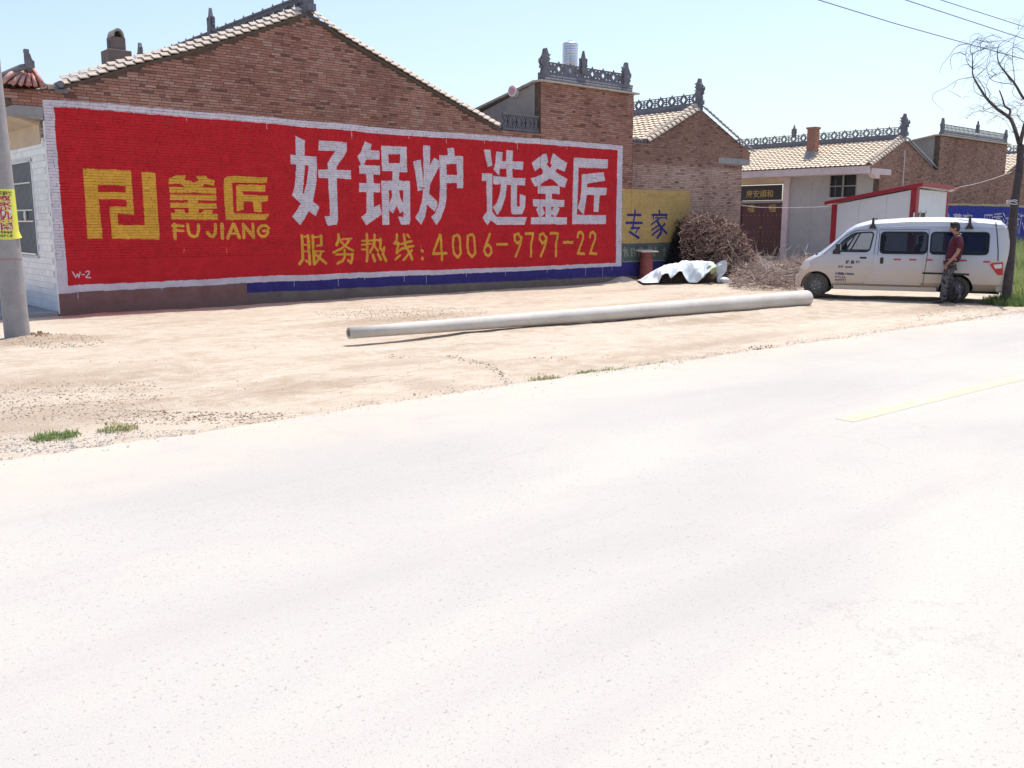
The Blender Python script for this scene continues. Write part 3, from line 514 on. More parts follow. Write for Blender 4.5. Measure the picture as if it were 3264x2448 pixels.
def tiled_slope(parent, xe, ze, xr, zr, y0, y1, mat, nparts=0, pr=.255, pc=.215, deck=M_CEMENT, seed=0):
    rng = random.Random(seed)
    ex, ey, ez, Ls = slope_matrix(xe, ze, xr, zr)
    mb = MB(); off = ez * -.03
    a = Vector((xe, y0, ze)) + off; b_ = Vector((xr, y0, zr)) + off; c_ = Vector((xr, y1, zr)) + off; d = Vector((xe, y1, ze)) + off
    t = ez * -.07; mb.add([a, b_, c_, d, a + t, b_ + t, c_ + t, d + t], [(0, 1, 2, 3), (7, 6, 5, 4), (0, 4, 5, 1), (1, 5, 6, 2), (2, 6, 7, 3), (3, 7, 4, 0)])
    mb.build('roof', deck, parent)
    base = MB(); tile_geo(base, pc * 1.02, pr * 1.18); tm = base.mesh('tile', mat, smooth=False, fix=False)
    tiles = []; nr = int(Ls / pr + .3); nc = int((y1 - y0) / pc)
    R3 = Matrix((ex, ey, ez)).transposed().to_4x4()
    for r in range(nr):
        for c_ in range(nc):
            p = Vector((xe, y0 + pc * (c_ + .5), ze)) + ex * (r * pr - .03) + ez * (.004 + rng.random() * .006)
            tiles.append((p, rng.gauss(0, .012), rng.gauss(0, .006)))
    if nparts: tiles.sort(key=lambda q: (q[0] - CLOC).length)
    def TM(q): return Matrix.Translation(q[0]) @ R3 @ Matrix.Rotation(q[1], 4, 'Z') @ Matrix.Rotation(q[2], 4, 'Y')
    for q in tiles[:nparts]: inst(tm, 'roof_tile', parent, TM(q))
    mb = MB()
    for q in tiles[nparts:]: tile_geo(mb, pc * 1.02, pr * 1.18, M=TM(q), nseg=4)
    if mb.v: mb.build('roof_tile', mat, parent, fix=False, kind='stuff')
def verge(parent, line, y, mat, pitch=.18, rows=2, wd=.108, tilt=.60, thick=.02, curve=0.0, seed=3):
    """two courses of tiles laid along the gable edge and tipped outwards"""
    rng = random.Random(seed)
    mb = MB(); n = 6 if curve else 2
    vs = []; lf_ = .034
    for i in range(n + 1):
        t = i / n; yy = -(wd / 2) + wd * t; zz = curve * math.sin(math.pi * t)
        vs += [(-pitch * .46, yy, zz + lf_), (pitch * .50, yy, zz), (-pitch * .46, yy, zz + lf_ - thick), (pitch * .50, yy, zz - thick)]
    fs = []
    for i in range(n):
        a, b_ = i * 4, (i + 1) * 4; fs += [(a, b_, b_ + 1, a + 1), (a + 2, a + 3, b_ + 3, b_ + 2), (a, a + 2, b_ + 2, b_), (a + 1, b_ + 1, b_ + 3, a + 3)]
    fs += [(0, 1, 3, 2), (n * 4, n * 4 + 2, n * 4 + 3, n * 4 + 1)]
    mb.add(vs, fs); tm = mb.mesh('verge_tile', mat)
    pts = [Vector((a, 0, b_)) for a, b_ in line]; seg = []; tot = 0
    for a, b_ in zip(pts[:-1], pts[1:]): seg.append((tot, a, b_)); tot += (b_ - a).length
    for r in range(rows):
        s = pitch * (.5 + .5 * r)
        while s < tot - pitch * .3:
            for t0, a, b_ in seg:
                if t0 <= s <= t0 + (b_ - a).length + 1e-6: break
            d = (b_ - a).normalized(); p = a + d * (s - t0)
            ex = d if d.z > 0 else -d; ey = Vector((0, 1, 0)) if d.x * (1 if d.z > 0 else -1) > 0 else Vector((0, -1, 0))
            ez = ex.cross(ey).normalized()
            R3 = Matrix((ex, ey, ez)).transposed().to_4x4()
            sgn = 1 if ey.y > 0 else -1
            P_ = p + Vector((0, y + (-.07 + r * wd * .86) , 0)) + ez * (.02 + r * (wd * tilt * .80 + .022) + rng.random() * .004)
            inst(tm, 'verge_tile', parent, Matrix.Translation(P_) @ R3 @ Matrix.Rotation(tilt * sgn + rng.gauss(0, .02), 4, 'X') @ Matrix.Rotation(rng.gauss(0, .02), 4, 'Z'))
            s += pitch
# openwork ridge units
def openwork_mesh(w_, h_, d_=.035, t_=.020, mat=None, style=0):
    mb = MB()
    def bar(a, b_): mb.bar((a[0], 0, a[1]), (b_[0], 0, b_[1]), d_, t_, up=Vector((0, 1, 0)))
    mb.box(-w_ / 2, w_ / 2, -d_ / 2 - .004, d_ / 2 + .004, 0, t_); mb.box(-w_ / 2, w_ / 2, -d_ / 2 - .004, d_ / 2 + .004, h_ - t_, h_)
    if style == 0:
        for s in (-1, 1):
            bar((s * w_ / 2, t_ * .5), (s * (w_ / 2 - .10), h_ / 2)); bar((s * w_ / 2, h_ - t_ * .5), (s * (w_ / 2 - .10), h_ / 2))
            bar((s * (w_ / 2 - .07), t_), (s * (w_ / 2 - .155), h_ / 2)); bar((s * (w_ / 2 - .07), h_ - t_), (s * (w_ / 2 - .155), h_ / 2))
            bar((0, h_ * .5), (s * (w_ / 2 - .15), h_ * .5))
            bar((s * .02, h_ * .74), (s * (w_ * .5 - .165), h_ * .74)); bar((s * .02, h_ * .26), (s * (w_ * .5 - .165), h_ * .26))
        bar((0, t_), (0, h_ - t_))
    else:
        n = 4
        for i in range(n):
            x = -w_ / 2 + w_ * (i + .5) / n; bar((x, t_), (x, h_ - t_)); bar((x - .03, h_ * .5), (x + .03, h_ * .5))
    return mb.mesh('openwork_panel', mat or M_DARKCLAY)
def openwork_run(parent, a, b_, h_, n, style=0, zoff=0, nub=True, t_=.022, d_=.035):
    a = Vector(a); b_ = Vector(b_); d = b_ - a; w_ = d.length / n; me = openwork_mesh(w_, h_, d_, t_, style=style)
    ang = math.atan2(d.y, d.x)
    for i in range(n):
        inst(me, 'openwork_panel', parent, Matrix.Translation(a + d * ((i + .5) / n)) @ Matrix.Rotation(ang, 4, 'Z'))
    if nub:
        mb = MB()
        for i in range(n + 1):
            p = a + d * (i / n); mb.lathe([(.022, h_), (.03, h_ + .02), (.0, h_ + .07)], (p.x, p.y, p.z), 6)
        mb.build('ridge_cap_stud', M_DARKCLAY, parent)
def finial(parent, loc, rz=0, s=1.0, kind=0):
    """moulded clay ridge-end beast (0) or small pagoda finial (1)"""
    mb = MB()
    if kind == 0:
        pr = [(-.12, 0), (.14, 0), (.13, .22), (.10, .34), (.17, .40), (.20, .50), (.13, .53), (.12, .60), (.06, .70), (.04, .82), (-.03, .84), (-.07, .74), (-.12, .66), (-.13, .52), (-.10, .44), (-.15, .36), (-.13, .20)]
        mb.prism([(p * s, q * s) for p, q in pr], 'y', -.055 * s, .055 * s)
        for x, z, r in ((.12, .46, .075), (.02, .40, .10), (-.05, .58, .085), (.0, .74, .065), (-.08, .28, .08), (.08, .24, .07), (.16, .33, .05), (-.12, .66, .045), (.09, .60, .05)):
            mb.ball((x * s, 0, z * s), r * s, 5, (1, 1.0, 1))
        mb.box(-.15 * s, .17 * s, -.085 * s, .085 * s, -.04 * s, .10 * s)
        for k in range(4): mb.bar((-.13 * s, 0, (.3 + .11 * k) * s), (-.20 * s, 0, (.36 + .11 * k) * s), .03 * s)
        mb.tube([(.16 * s, 0, .40 * s), (.22 * s, 0, .44 * s), (.22 * s, 0, .52 * s), (.17 * s, 0, .56 * s)], .022 * s, 6)
    else:
        mb.box(-.10 * s, .10 * s, -.07 * s, .07 * s, -.02, .16 * s); mb.box(-.075 * s, .075 * s, -.06 * s, .06 * s, .16 * s, .34 * s)
        for k in range(4): mb.tube([(((-1) ** k) * .085 * s, (1 if k > 1 else -1) * .05 * s, .16 * s), (((-1) ** k) * .10 * s, (1 if k > 1 else -1) * .05 * s, .38 * s)], .018 * s, 5)
        mb.prism([(-.15 * s, .40 * s), (-.10 * s, .34 * s), (.10 * s, .34 * s), (.15 * s, .40 * s), (.06 * s, .42 * s), (.035 * s, .50 * s), (.0, .62 * s), (-.035 * s, .50 * s), (-.06 * s, .42 * s)], 'y', -.04 * s, .04 * s)
        for x, z in ((.12, .30), (-.12, .30), (.13, .22), (-.13, .22)): mb.ball((x * s, 0, z * s), .04 * s, 4)
    o = mb.build('ridge_finial', M_DARKCLAY, parent); o.location = loc; o.rotation_euler = (0, 0, rz); return o

# ================================================================== house 1 with the red painted gable
H1 = thing('brick_house', 'large brick gable house with the long red painted advertisement and white tiled front', 'house')
TOP1 = [(-.62, 3.98), (0, 4.03), (.40, 4.08), (1.59, 4.55), (2.68, 4.93), (4.31, 5.59), (5.32, 6.03), (6.21, 5.64), (8.75, 4.70), (10.62, 4.03), (12.13, 4.06)]
brick_wall(H1, 0, 12.12, 1.03, TOP1, M_BRICK_A, M_MORT_A, 300, seed=11)
mb = MB(); mb.box(0.0, 12.122, -.012, .20, -.15, 1.03); mb.build('cement_dado', M_DADO, H1)
m_wt_ = M_WHITE
# eave shoulder: brickwork corbelled past the front, on a grey concrete beam end
sh = MB(); sh.prism([(-.50, 3.73), (-.002, 3.73), (-.002, 4.03), (-.62, 3.98), (-.60, 3.86)], 'y', .006, 2.0); sh.build('wall', M_MORT_A, H1)
mb = MB(); rng = random.Random(5); zz = 3.73
while zz < 3.99:
    x = -.50 if zz < 3.83 else -.60
    while x < -.05:
        l = BL if rng.random() > .2 else BL / 2
        l = min(l, -.002 - x); mb.box(x + .004, x + l - .004, -.006 + rng.random() * .004, .012, zz + .004, zz + BH - .005); x += l
    zz += BH
mb.build('brick', M_BRICK_A, H1, kind='stuff')
mb = MB(); mb.box(-.49, -.003, -.02, 5.0, 3.56, 3.725); mb.prism([(-.49, 3.56), (-.003, 3.56), (-.003, 3.50)], 'y', -.02, .3); mb.build('eave_beam', M_CEMENT, H1, bevel=.008)
mb = MB(); mb.prism([(-.485, 3.559), (-.02, 3.559), (-.02, 3.44)], 'y', .31, 7.0); mb.build('soffit', M_SOFFIT, H1)
mb = MB(); mb.box(-.022, .10, .25, 7.0, 3.10, 3.56); mb.build('frieze', M_SOFFIT, H1)
mb = MB(); mb.box(0.005, .20, .20, 10, -.15, 3.12); mb.box(-.003, .01, .0, 6, .05, 3.2); mb.build('wall', M_WHITE, H1)
mb = MB(); mb.box(-.014, .004, -.013, .018, .03, 3.48); mb.build('corner_trim', m_wt_, H1)
mb = MB(); mb.box(12.0, 12.115, .26, 10, 0, 4.0); mb.build('wall', M_PLASTER, H1)
mb = MB(); mb.box(.2, 12.0, 9.8, 10, 0, 4.0); mb.build('wall', M_PLASTER, H1)
# white ceramic tiles of the front (faces -X)
m_wt, nt, b = newmat('white_glazed_tile'); g_ = N(nt, 'ShaderNodeNewGeometry'); oi = N(nt, 'ShaderNodeObjectInfo')
r_ = math_(nt, 'FRACT', math_(nt, 'ADD', g_.outputs['Random Per Island'], oi.outputs['Random']))
L(nt, mix(nt, r_, (.66, .67, .70), (.78, .79, .81)), b.inputs['Base Color']); b.inputs['Roughness'].default_value = .22
tw, th = .24, .1165
t_m = MB(); t_m.box(-.008, .008, -tw / 2 + .0025, tw / 2 - .0025, -th / 2 + .0025, th / 2 - .0025); t_m = t_m.mesh('wall_tile', m_wt)
tiles = []
for r in range(26):
    z = .12 + th * (r + .5); k = 0
    while True:
        y = .02 + tw * (k + .5 - .5 * (r % 2)); k += 1
        if y > 6: break
        if y - tw / 2 < .0: continue
        if 1.05 - tw * .4 < y < 2.60 + tw * .4 and 1.06 - th * .45 < z < 2.85 + th * .45: continue
        tiles.append((y, z))
tiles.sort(key=lambda q: (Vector((0, q[0], q[1])) - CLOC).length)
for y, z in tiles[:300]: inst(t_m, 'wall_tile', H1, Matrix.Translation((-.006, y, z)))
mb = MB()
for y, z in tiles[300:]: mb.box(-.014, .002, y - tw / 2 + .003, y + tw / 2 - .003, z - th / 2 + .003, z + th / 2 - .003)
mb.build('wall_tile', m_wt, H1, fix=False, kind='stuff')
# barred window of the front
WN = bpy.data.objects.new('window', None); link(WN, H1); WN.location = (0, 0, 0)
mb = MB()
for z0_, z1_ in ((1.02, 1.08), (2.82, 2.88)): mb.box(-.03, .05, 1.0, 2.66, z0_, z1_)
for y0_, y1_ in ((1.0, 1.06), (2.60, 2.66)): mb.box(-.02, .05, y0_, y1_, 1.02, 2.88)
mb.build('window_frame', M_WHITE, WN, bevel=.004)
mb = MB(); mb.box(-.012, -.005, 1.06, 2.6, 1.08, 2.82); mb.build('pane', M_DGLASS, WN)
mb = MB(); y = 1.10
while y < 2.6: mb.bar((-.03, y, 1.06), (-.03, y, 2.84), .008); y += .085
mb.build('window_bar', plain('grey_bar_steel', (.42, .45, .50), .5, .2, 8, None, .1, .001), WN)
mb = MB()
for z in (1.10, 1.72, 1.93, 2.44, 2.83): mb.box(-.055, -.04, 1.05, 2.62, z - .014, z + .014)
mb.build('crossbar', M_STEEL, WN)
mb = MB(); mb.lathe([(.0, 0), (.10, 0), (.10, .012), (.0, .012)], (0, 0, 0), 16, 'x'); mb.lathe([(.0, -.01), (.06, -.008), (.06, 0)], (0, 0, 0), 8, 'x')
o = mb.build('medallion', M_STEEL, WN); o.location = (-.062, 1.55, 1.83)
# roof
tiled_slope(H1, .30, 4.12, 5.4, 6.06, .08, 10.0, M_TILE_G, 0, .24, .215, seed=1)
tiled_slope(H1, 10.82, 4.04, 5.4, 6.06, .08, 10.0, M_TILE_G, 0, .24, .215, seed=2)
verge(H1, [(.30, 4.12), (1.59, 4.62), (2.68, 5.0), (4.31, 5.66), (5.28, 6.09)], 0.0, M_TILE_V, .180, seed=4)
verge(H1, [(5.40, 6.09), (6.21, 5.71), (8.75, 4.77), (10.72, 4.07)], 0.0, M_TILE_V, .180, seed=5)
mb = MB()
for i, (a, b_) in enumerate(zip([(.30, 4.11), (1.59, 4.61), (2.68, 4.99), (4.31, 5.65), (5.34, 6.10), (6.21, 5.70), (8.75, 4.76)], [(1.59, 4.61), (2.68, 4.99), (4.31, 5.65), (5.34, 6.10), (6.21, 5.70), (8.75, 4.76), (10.72, 4.06)])):
    mb.prism([(a[0], a[1] - .075), (b_[0], b_[1] - .075), (b_[0], b_[1] - .02), (a[0], a[1] - .02)], 'y', -.055, .08)
mb.build('verge_mortar', plain('dark_mortar_bed', (.10, .08, .07), .95, .2, 6), H1)
# grey tube end where the verge begins
mb = MB(); mb.tube([(.30, -.13, 4.13), (.30, .06, 4.13)], .06, 12); mb.tube([(.42, -.08, 4.02), (.20, -.08, 4.015)], .035, 8); mb.build('gutter_tile', M_DARKCLAY, H1, smooth=False)
# main ridge: base, openwork and finials
mb = MB(); mb.box(5.30, 5.50, -.02, 10, 5.95, 6.13); mb.box(5.33, 5.47, -.03, 10, 6.13, 6.165); mb.build('ridge_base', M_DARKCLAY, H1, bevel=.02)
openwork_run(H1, (5.4, .15, 6.17), (5.4, 9.9, 6.08), .31, 20, t_=.040, d_=.06)
finial(H1, (5.4, .02, 6.15), math.pi / 2 + math.pi, 1.0); finial(H1, (5.4, 4.9, 6.36), math.pi / 2, 1.0, 1); finial(H1, (5.4, 9.8, 6.15), math.pi / 2, .8)
# chimney on the left slope
CH = bpy.data.objects.new('chimney', None); link(CH, H1)
mb = MB(); mb.box(1.74, 2.20, 1.58, 2.05, 4.35, 5.14); mb.build('chimney_stack', M_BRICK_D, CH, bevel=.012)
mb = MB(); mb.box(1.84, 2.12, 1.66, 1.96, 5.14, 5.40); mb.build('chimney_neck', M_BRICK_D, CH, bevel=.012)
mb = MB(); mb.box(1.832, 1.842, 1.74, 1.88, 5.20, 5.33); mb.build('flue_opening', M_BLACK, CH)
mb = MB()
pts = [(.115 * math.cos(a), .115 * math.sin(a)) for a in [math.pi * i / 8 for i in range(9)]]; pts += [(.085 * math.cos(a), .085 * math.sin(a)) for a in [math.pi * (8 - i) / 8 for i in range(9)]]
mb.prism([(1.98 + p, 5.40 + q * 1.45) for p, q in pts], 'y', 1.64, 1.98); mb.build('chimney_cap', M_TILE_G, CH)
mb = MB(); mb.box(1.90, 2.06, 1.90, 1.97, 5.40, 5.50); mb.build('chimney_baffle', M_BRICK_D, CH)
# small red-tiled porch roof running back from the left shoulder
# its hipped gable end: a tile sheet, four round channels, two hip rolls; long slopes behind
mb = MB(); mb.add([(-.26, .10, 4.33), (-.10, .10, 4.33), (-.03, -.17, 4.05), (-.62, -.17, 4.05)], [(0, 1, 2, 3)]); mb.add([(-.26, .10, 4.33), (-.62, -.17, 4.05), (-.62, 6, 4.05), (-.26, 6, 4.25)], [(0, 1, 2, 3)]); mb.add([(-.10, .10, 4.33), (-.10, 6, 4.25), (-.03, 6, 4.05), (-.03, -.17, 4.05)], [(0, 1, 2, 3)]); mb.build('porch_slope', plain('dark_red_tile_bed', (.17, .05, .05), .8, .3, 6), H1)
for k, x in enumerate((-.50, -.38, -.26, -.14)):
    xt = -.17 + (x + .32) * .34; mb = MB(); mb.tube([(xt, .08, 4.33), ((xt + x) / 2, -.05, 4.20), (x, -.20, 4.055)], [.030, .034, .038], 10); mb.build('porch_tile', M_REDGL, H1, smooth=True)
for x, xt in ((-.66, -.30), (-.02, -.09)):
    mb = MB(); mb.tube([(xt, .06, 4.36), ((xt + x) / 2, -.06, 4.235), (x, -.20, 4.07)], [.036, .040, .044], 10); mb.build('hip_roll', M_REDGL, H1, smooth=True)
mb = MB()
for k in range(16):
    for s_ in (-1, 1):
        y = .10 + k * .37; mb.tube([(-.29 + s_ * .08, y, 4.31 - .004 * k), (-.32 + s_ * .31, y, 4.06)], .034, 8)
mb.build('porch_tile', M_REDGL, H1, smooth=True, kind='stuff')
mb = MB(); mb.tube([(-.15, -.07, 4.40), (-.30, -.04, 4.36), (-.48, -.02, 4.27), (-.74, 0, 4.13)], [.05, .055, .05, .045], 8); mb.tube([(-.17, .0, 4.36), (-.17, 1.5, 4.27), (-.17, 6, 4.22)], .06, 8); mb.build('ridge_base', M_DARKCLAY, H1)
mb = MB(); mb.prism([(-.25, 4.36), (-.10, 4.36), (-.10, 4.48), (-.135, 4.50), (-.16, 4.60), (-.25, 4.64), (-.255, 4.5)], 'y', -.12, -.05); mb.box(-.255, -.175, -.13, -.04, 4.60, 4.67); mb.build('ridge_finial', M_DARKCLAY, H1, bevel=.012)
mb = MB()
for k in range(4): mb.tube([(-.02 + .13 * k, .02, 4.075 + .01 * (k % 2)), (.09 + .13 * k, .02, 4.10)], .05, 7)
mb.build('coping_tile', M_TILE_G, H1)
mb = MB(); mb.box(-3.2, -.02, -.0, 8.0, -.10, .075); mb.build('doorstep', M_CEMENT, H1, bevel=.01)

# openwork screen standing on the wall between gable and side house
OW = thing('openwork_screen', 'low grey openwork screen on the wall top left of the tall brick block', 'screen')
mb = MB(); mb.box(10.85, 12.10, .03, .11, 4.055, 4.10); mb.box(10.85, 12.10, .02, .12, 4.44, 4.475); mb.build('rail', M_DARKCLAY, OW)
openwork_run(OW, (10.88, .07, 4.10), (12.10, .07, 4.10), .34, 4, nub=False)
mb = MB(); mb.box(10.85, 12.1, .10, .12, 4.10, 4.42); mb.build('backing', M_DARKCLAY, OW)

# ================================================================== side house: tall block
H2 = thing('side_house', 'tall plain brick block beside the gable with a dark clay parapet and three finials', 'house')
brick_wall(H2, 12.13, 15.78, 1.03, [(12.13, 5.33), (15.78, 5.33)], M_BRICK_A, M_MORT_A, 0, seed=21)
mb = MB(); mb.box(12.123, 15.782, -.012, .20, -.15, 1.03); mb.build('cement_dado', M_DADO, H2)
mb = MB(); mb.prism([(.24, 0), (.24, 5.33), (2.4, 4.78), (5.2, 4.30), (5.2, 0)], 'x', 12.13, 12.35); mb.build('wall', M_PLASTER, H2); mb = MB(); mb.prism([(.24, 0), (.24, 5.33), (2.4, 4.78), (5.2, 4.30), (5.2, 0)], 'x', 15.56, 15.775); mb.build('wall', M_PLASTER, H2)
mb = MB(); mb.add([(12.05, .20, 5.40), (15.86, .20, 5.40), (15.86, 5.3, 4.36), (12.05, 5.3, 4.36), (12.05, .20, 5.34), (15.86, .20, 5.34), (15.86, 5.3, 4.30), (12.05, 5.3, 4.30)], [(0, 1, 2, 3), (7, 6, 5, 4), (0, 4, 5, 1), (1, 5, 6, 2), (2, 6, 7, 3), (3, 7, 4, 0)]); mb.build('roof', M_TILE_G, H2)
mb = MB(); x = 12.02
while x < 15.86: mb.box(x + .003, min(x + .26, 15.9) - .003, -.12, .25, 5.345 + random.uniform(-.004, .006), 5.385); x += .26
mb.build('drip_course', M_TILE_V, H2)
mb = MB()
for r, (y, z, rr) in enumerate(((-.01, 5.43, .05), (.04, 5.51, .05), (.07, 5.575, .04))):
    x = 12.22 + .06 * r
    while x < 15.60: mb.tube([(x, y, z), (x + .21, y, z)], [rr, rr * .93], 8); x += .215
mb.box(12.2, 15.6, .02, .20, 5.385, 5.60); mb.build('parapet_tile', M_DARKCLAY, H2, smooth=False)
openwork_run(H2, (12.42, .08, 5.605), (15.42, .08, 5.605), .28, 7, t_=.030, d_=.05)
finial(H2, (12.32, .06, 5.42), math.pi, .95); finial(H2, (13.75, .06, 5.72), 0, .95, 1); finial(H2, (15.48, .06, 5.40), 0, .95)
# steel tank and white basin on the roof
TK = thing('steel_tank', 'ribbed stainless steel water tank standing on the roof behind the clay parapet', 'tank')
p = on_y(1817, 200, 1.6); mb = MB(); pr = [(0, .62)]
R0 = .225; pr = [(.0, .66), (R0 * .8, .655), (R0 * .97, .62), (R0, .59)]
for k in range(14): z = .57 - k * .07; pr += [(R0, z), (R0 * .955, z - .018), (R0 * .955, z - .03), (R0, z - .048)]
mb.lathe(pr, (0, 0, 0), 28); o = mb.build('tank_body', M_STEEL, TK, smooth=True); TK.location = (p.x, p.y, p.z - .1)
mb = MB(); mb.tube([(0, 0, .66), (0, 0, .70)], .07, 12); mb.build('tank_lid', M_STEEL, TK)
for sx_, sy_ in ((1, 1), (-1, 1), (1, -1), (-1, -1)):
    mb = MB(); mb.tube([(sx_ * .15, sy_ * .15, -.40), (sx_ * .15, sy_ * .15, -.62)], .02, 6); mb.build('leg', M_STEEL, TK)
BA = thing('water_heater_drum', 'white drum with pink end lying on the plaster wall left of the tall block', 'drum')
mb = MB(); mb.tube([(0, 0, 0), (0.9, 0.1, 0)], .155, 20); mb.build('drum_body', M_WHITE, BA, bevel=.02)
mb = MB(); mb.tube([(-.02, -.002, 0), (-.001, 0, 0)], .10, 16); mb.build('drum_end', plain('pink_plastic', (.68, .30, .34), .5, .2, 4), BA)
BA.location = (12.0, 1.0, 5.20)

# ================================================================== house 2 gable with the ochre advertisement
H3 = thing('brick_house', 'smaller pale brick gable house with the faded ochre advertisement behind the brushwood heap', 'house')
TOP3 = [(15.79, 4.03), (16.45, 4.05), (18.88, 5.20), (21.62, 4.02), (21.63, 3.98)]
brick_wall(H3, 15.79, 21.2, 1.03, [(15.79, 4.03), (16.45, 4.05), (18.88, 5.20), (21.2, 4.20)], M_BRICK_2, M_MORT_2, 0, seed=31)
mb = MB(); mb.box(15.783, 21.2, -.012, .20, -.15, 1.03); mb.build('cement_dado', M_DADO, H3)
mb = MB(); mb.box(19.88, 21.60, -.02, .20, 3.60, 3.79); mb.build('lintel_beam', M_CEMENT, H3, bevel=.008)
mb = MB(); mb.prism([(21.2, 3.79), (21.60, 3.79), (21.60, 4.03), (21.2, 4.20)], 'y', .0, .24); mb.build('wall', M_BRICK_2, H3)
mb = MB(); mb.box(20.96, 21.195, .24, 9.0, 0, 4.1); mb.box(15.85, 16.05, .24, 9.0, 0, 4.0); mb.box(16.05, 20.96, 8.8, 9.0, 0, 4.1); mb.build('wall', M_PLASTER, H3)
tiled_slope(H3, 16.35, 4.06, 18.9, 5.20, .10, 9.0, M_TILE, 150, .235, .215, seed=6)
tiled_slope(H3, 21.75, 3.98, 18.9, 5.20, .10, 9.0, M_TILE_G, 0, .235, .215, seed=7)
verge(H3, [(16.36, 4.07), (18.86, 5.235)], 0.02, M_TILE_V, .20, wd=.15, curve=.035, seed=8)
verge(H3, [(18.94, 5.235), (21.72, 4.02)], 0.02, M_DARKCLAY, .20, rows=1, wd=.15, curve=.03, seed=9)
mb = MB(); mb.box(18.80, 19.0, -.01, 9, 5.10, 5.38); mb.build('ridge_base', M_DARKCLAY, H3, bevel=.015)
openwork_run(H3, (18.9, .22, 5.38), (18.9, 9.0, 5.38), .28, 19); finial(H3, (18.9, .08, 5.36), -math.pi / 2, .9)
mb = MB()
for k in range(5): mb.tube([(15.9 + .16 * k, .5, 4.16), (15.9 + .16 * k, .02, 4.06 + .03 * (k % 2))], .06, 8)
mb.build('coping_tile', M_DARKCLAY, H3)

# ================================================================== house 3: tiled roof, maroon door, courtyard side
H4 = thing('brick_house', 'house with broad pale tiled roof, red brick chimney and maroon door beyond the brushwood', 'house')
XF = 30.4
TOP4 = [(XF, 4.22), (32.28, 5.10), (35.15, 4.0), (35.45, 4.0)]
brick_wall(H4, XF, 35.44, 0.3, TOP4, M_BRICK_B, M_MORT_B, 0, seed=41)
mb = MB(); mb.prism([(29.62, 3.86), (XF, 3.86), (XF, 4.22), (29.60, 3.99)], 'y', .0, .24); mb.build('wall', M_BRICK_B, H4)
mb = MB(); mb.box(29.72, XF + .9, -.02, .22, 3.62, 3.855); mb.prism([(29.9, 3.62), (XF - .002, 3.62), (XF - .002, 3.46), (30.1, 3.50)], 'y', -.01, .22); mb.build('corbel', M_PINK, H4, bevel=.01)
tiled_slope(H4, 29.50, 3.95, 32.3, 5.08, .10, 10.0, M_TILE, 300, .235, .215, seed=10)
tiled_slope(H4, 35.25, 3.98, 32.3, 5.08, .10, 10.0, M_TILE_G, 0, .235, .215, seed=12)
verge(H4, [(29.52, 3.94), (32.26, 5.12)], 0.02, M_TILE_V, .20, wd=.16, curve=.04, seed=13)
verge(H4, [(32.34, 5.12), (35.2, 4.02)], 0.02, M_DARKCLAY, .20, rows=1, wd=.16, curve=.03, seed=14)
mb = MB(); mb.box(32.2, 32.4, -.01, 10, 5.0, 5.28); mb.build('ridge_base', M_DARKCLAY, H4, bevel=.015)
openwork_run(H4, (32.3, .22, 5.28), (32.3, 10.0, 5.28), .30, 20); finial(H4, (32.3, .08, 5.26), -math.pi / 2, 1.0); finial(H4, (32.3, 5.1, 5.50), math.pi / 2, .85, 1)
mb = MB(); mb.box(29.50, 29.62, .0, 10, 3.66, 3.93); mb.box(29.62, XF, .24, 10, 3.66, 3.70); mb.build('fascia', M_PINK, H4)
# front wall with openings (built as separate panels round them)
q = lambda x, y: on_x(x, y, XF)
dL, dR = q(2362, 640).y, q(2497, 640).y          # far and near jamb
sT, sB = q(2430, 600).z, q(2430, 640).z
wL, wR, wT, wB = q(2642, 600).y, q(2731, 600).y, 3.60, q(2690, 628).z
mb = MB(); mb.box(XF - .005, XF + .22, wR, .235, .0, 3.66); mb.box(XF - .005, XF + .22, wL, wR, .0, wB); mb.box(XF - .005, XF + .22, dR - .35, wL, 0, 3.66) if False else None
mb.box(XF, XF + .22, .24, wR, 0, 3.66)
mb = MB(); mb.box(XF, XF + .22, .24, wR, .0, 3.655); mb.box(XF, XF + .22, wR, wL, .0, wB); mb.box(XF, XF + .22, wL, dR - .0, 0, 3.655)
mb.build('wall', M_FACADE, H4)
mb = MB(); mb.box(XF - .10, XF + .10, dR - .30, dR - .02, 0, 3.50); mb.box(XF - .14, XF + .1, dR - .36, dR + .25, 3.50, 3.66); mb.build('pillar', M_PINK, H4, bevel=.01)
mb = MB(); mb.box(XF - .05, XF + .10, dL, dL + .18, 0, 3.3); mb.box(XF - .04, XF + .1, dR, dL, sB - .10, sB - .0); mb.build('door_frame', M_CEMENT, H4)
mb = MB(); mb.box(XF, XF + .22, dR, 10, 3.40, 3.655); mb.box(XF, XF + .22, dL + .18, 10, 0, 3.40); mb.build('wall', M_SOFFIT, H4)
for k, yy in enumerate((dR - 1.35, dR - 2.4)):
    mb = MB(); mb.box(XF - .004, XF, yy, yy + .012, .2, 3.5); mb.build('panel_joint', M_CEMENT, H4)
mb = MB(); mb.box(XF - .004, XF, wL, dR - .3, 2.40, 2.412); mb.build('panel_joint', M_CEMENT, H4)
W4 = bpy.data.objects.new('window', None); link(W4, H4)
mb = MB()
for a, b_ in ((wR, wR + .05), (wL - .05, wL), ((wL + wR) / 2 - .03, (wL + wR) / 2 + .03)): mb.box(XF - .005, XF + .06, a, b_, wB, 3.66)
mb.box(XF - .005, XF + .06, wR + .05, wL - .05, wB + .42, wB + .46); mb.build('window_frame', M_CEMENT, W4)
mb = MB(); mb.box(XF + .08, XF + .10, wR, wL, wB, 3.66); mb.build('pane', M_DGLASS, W4)
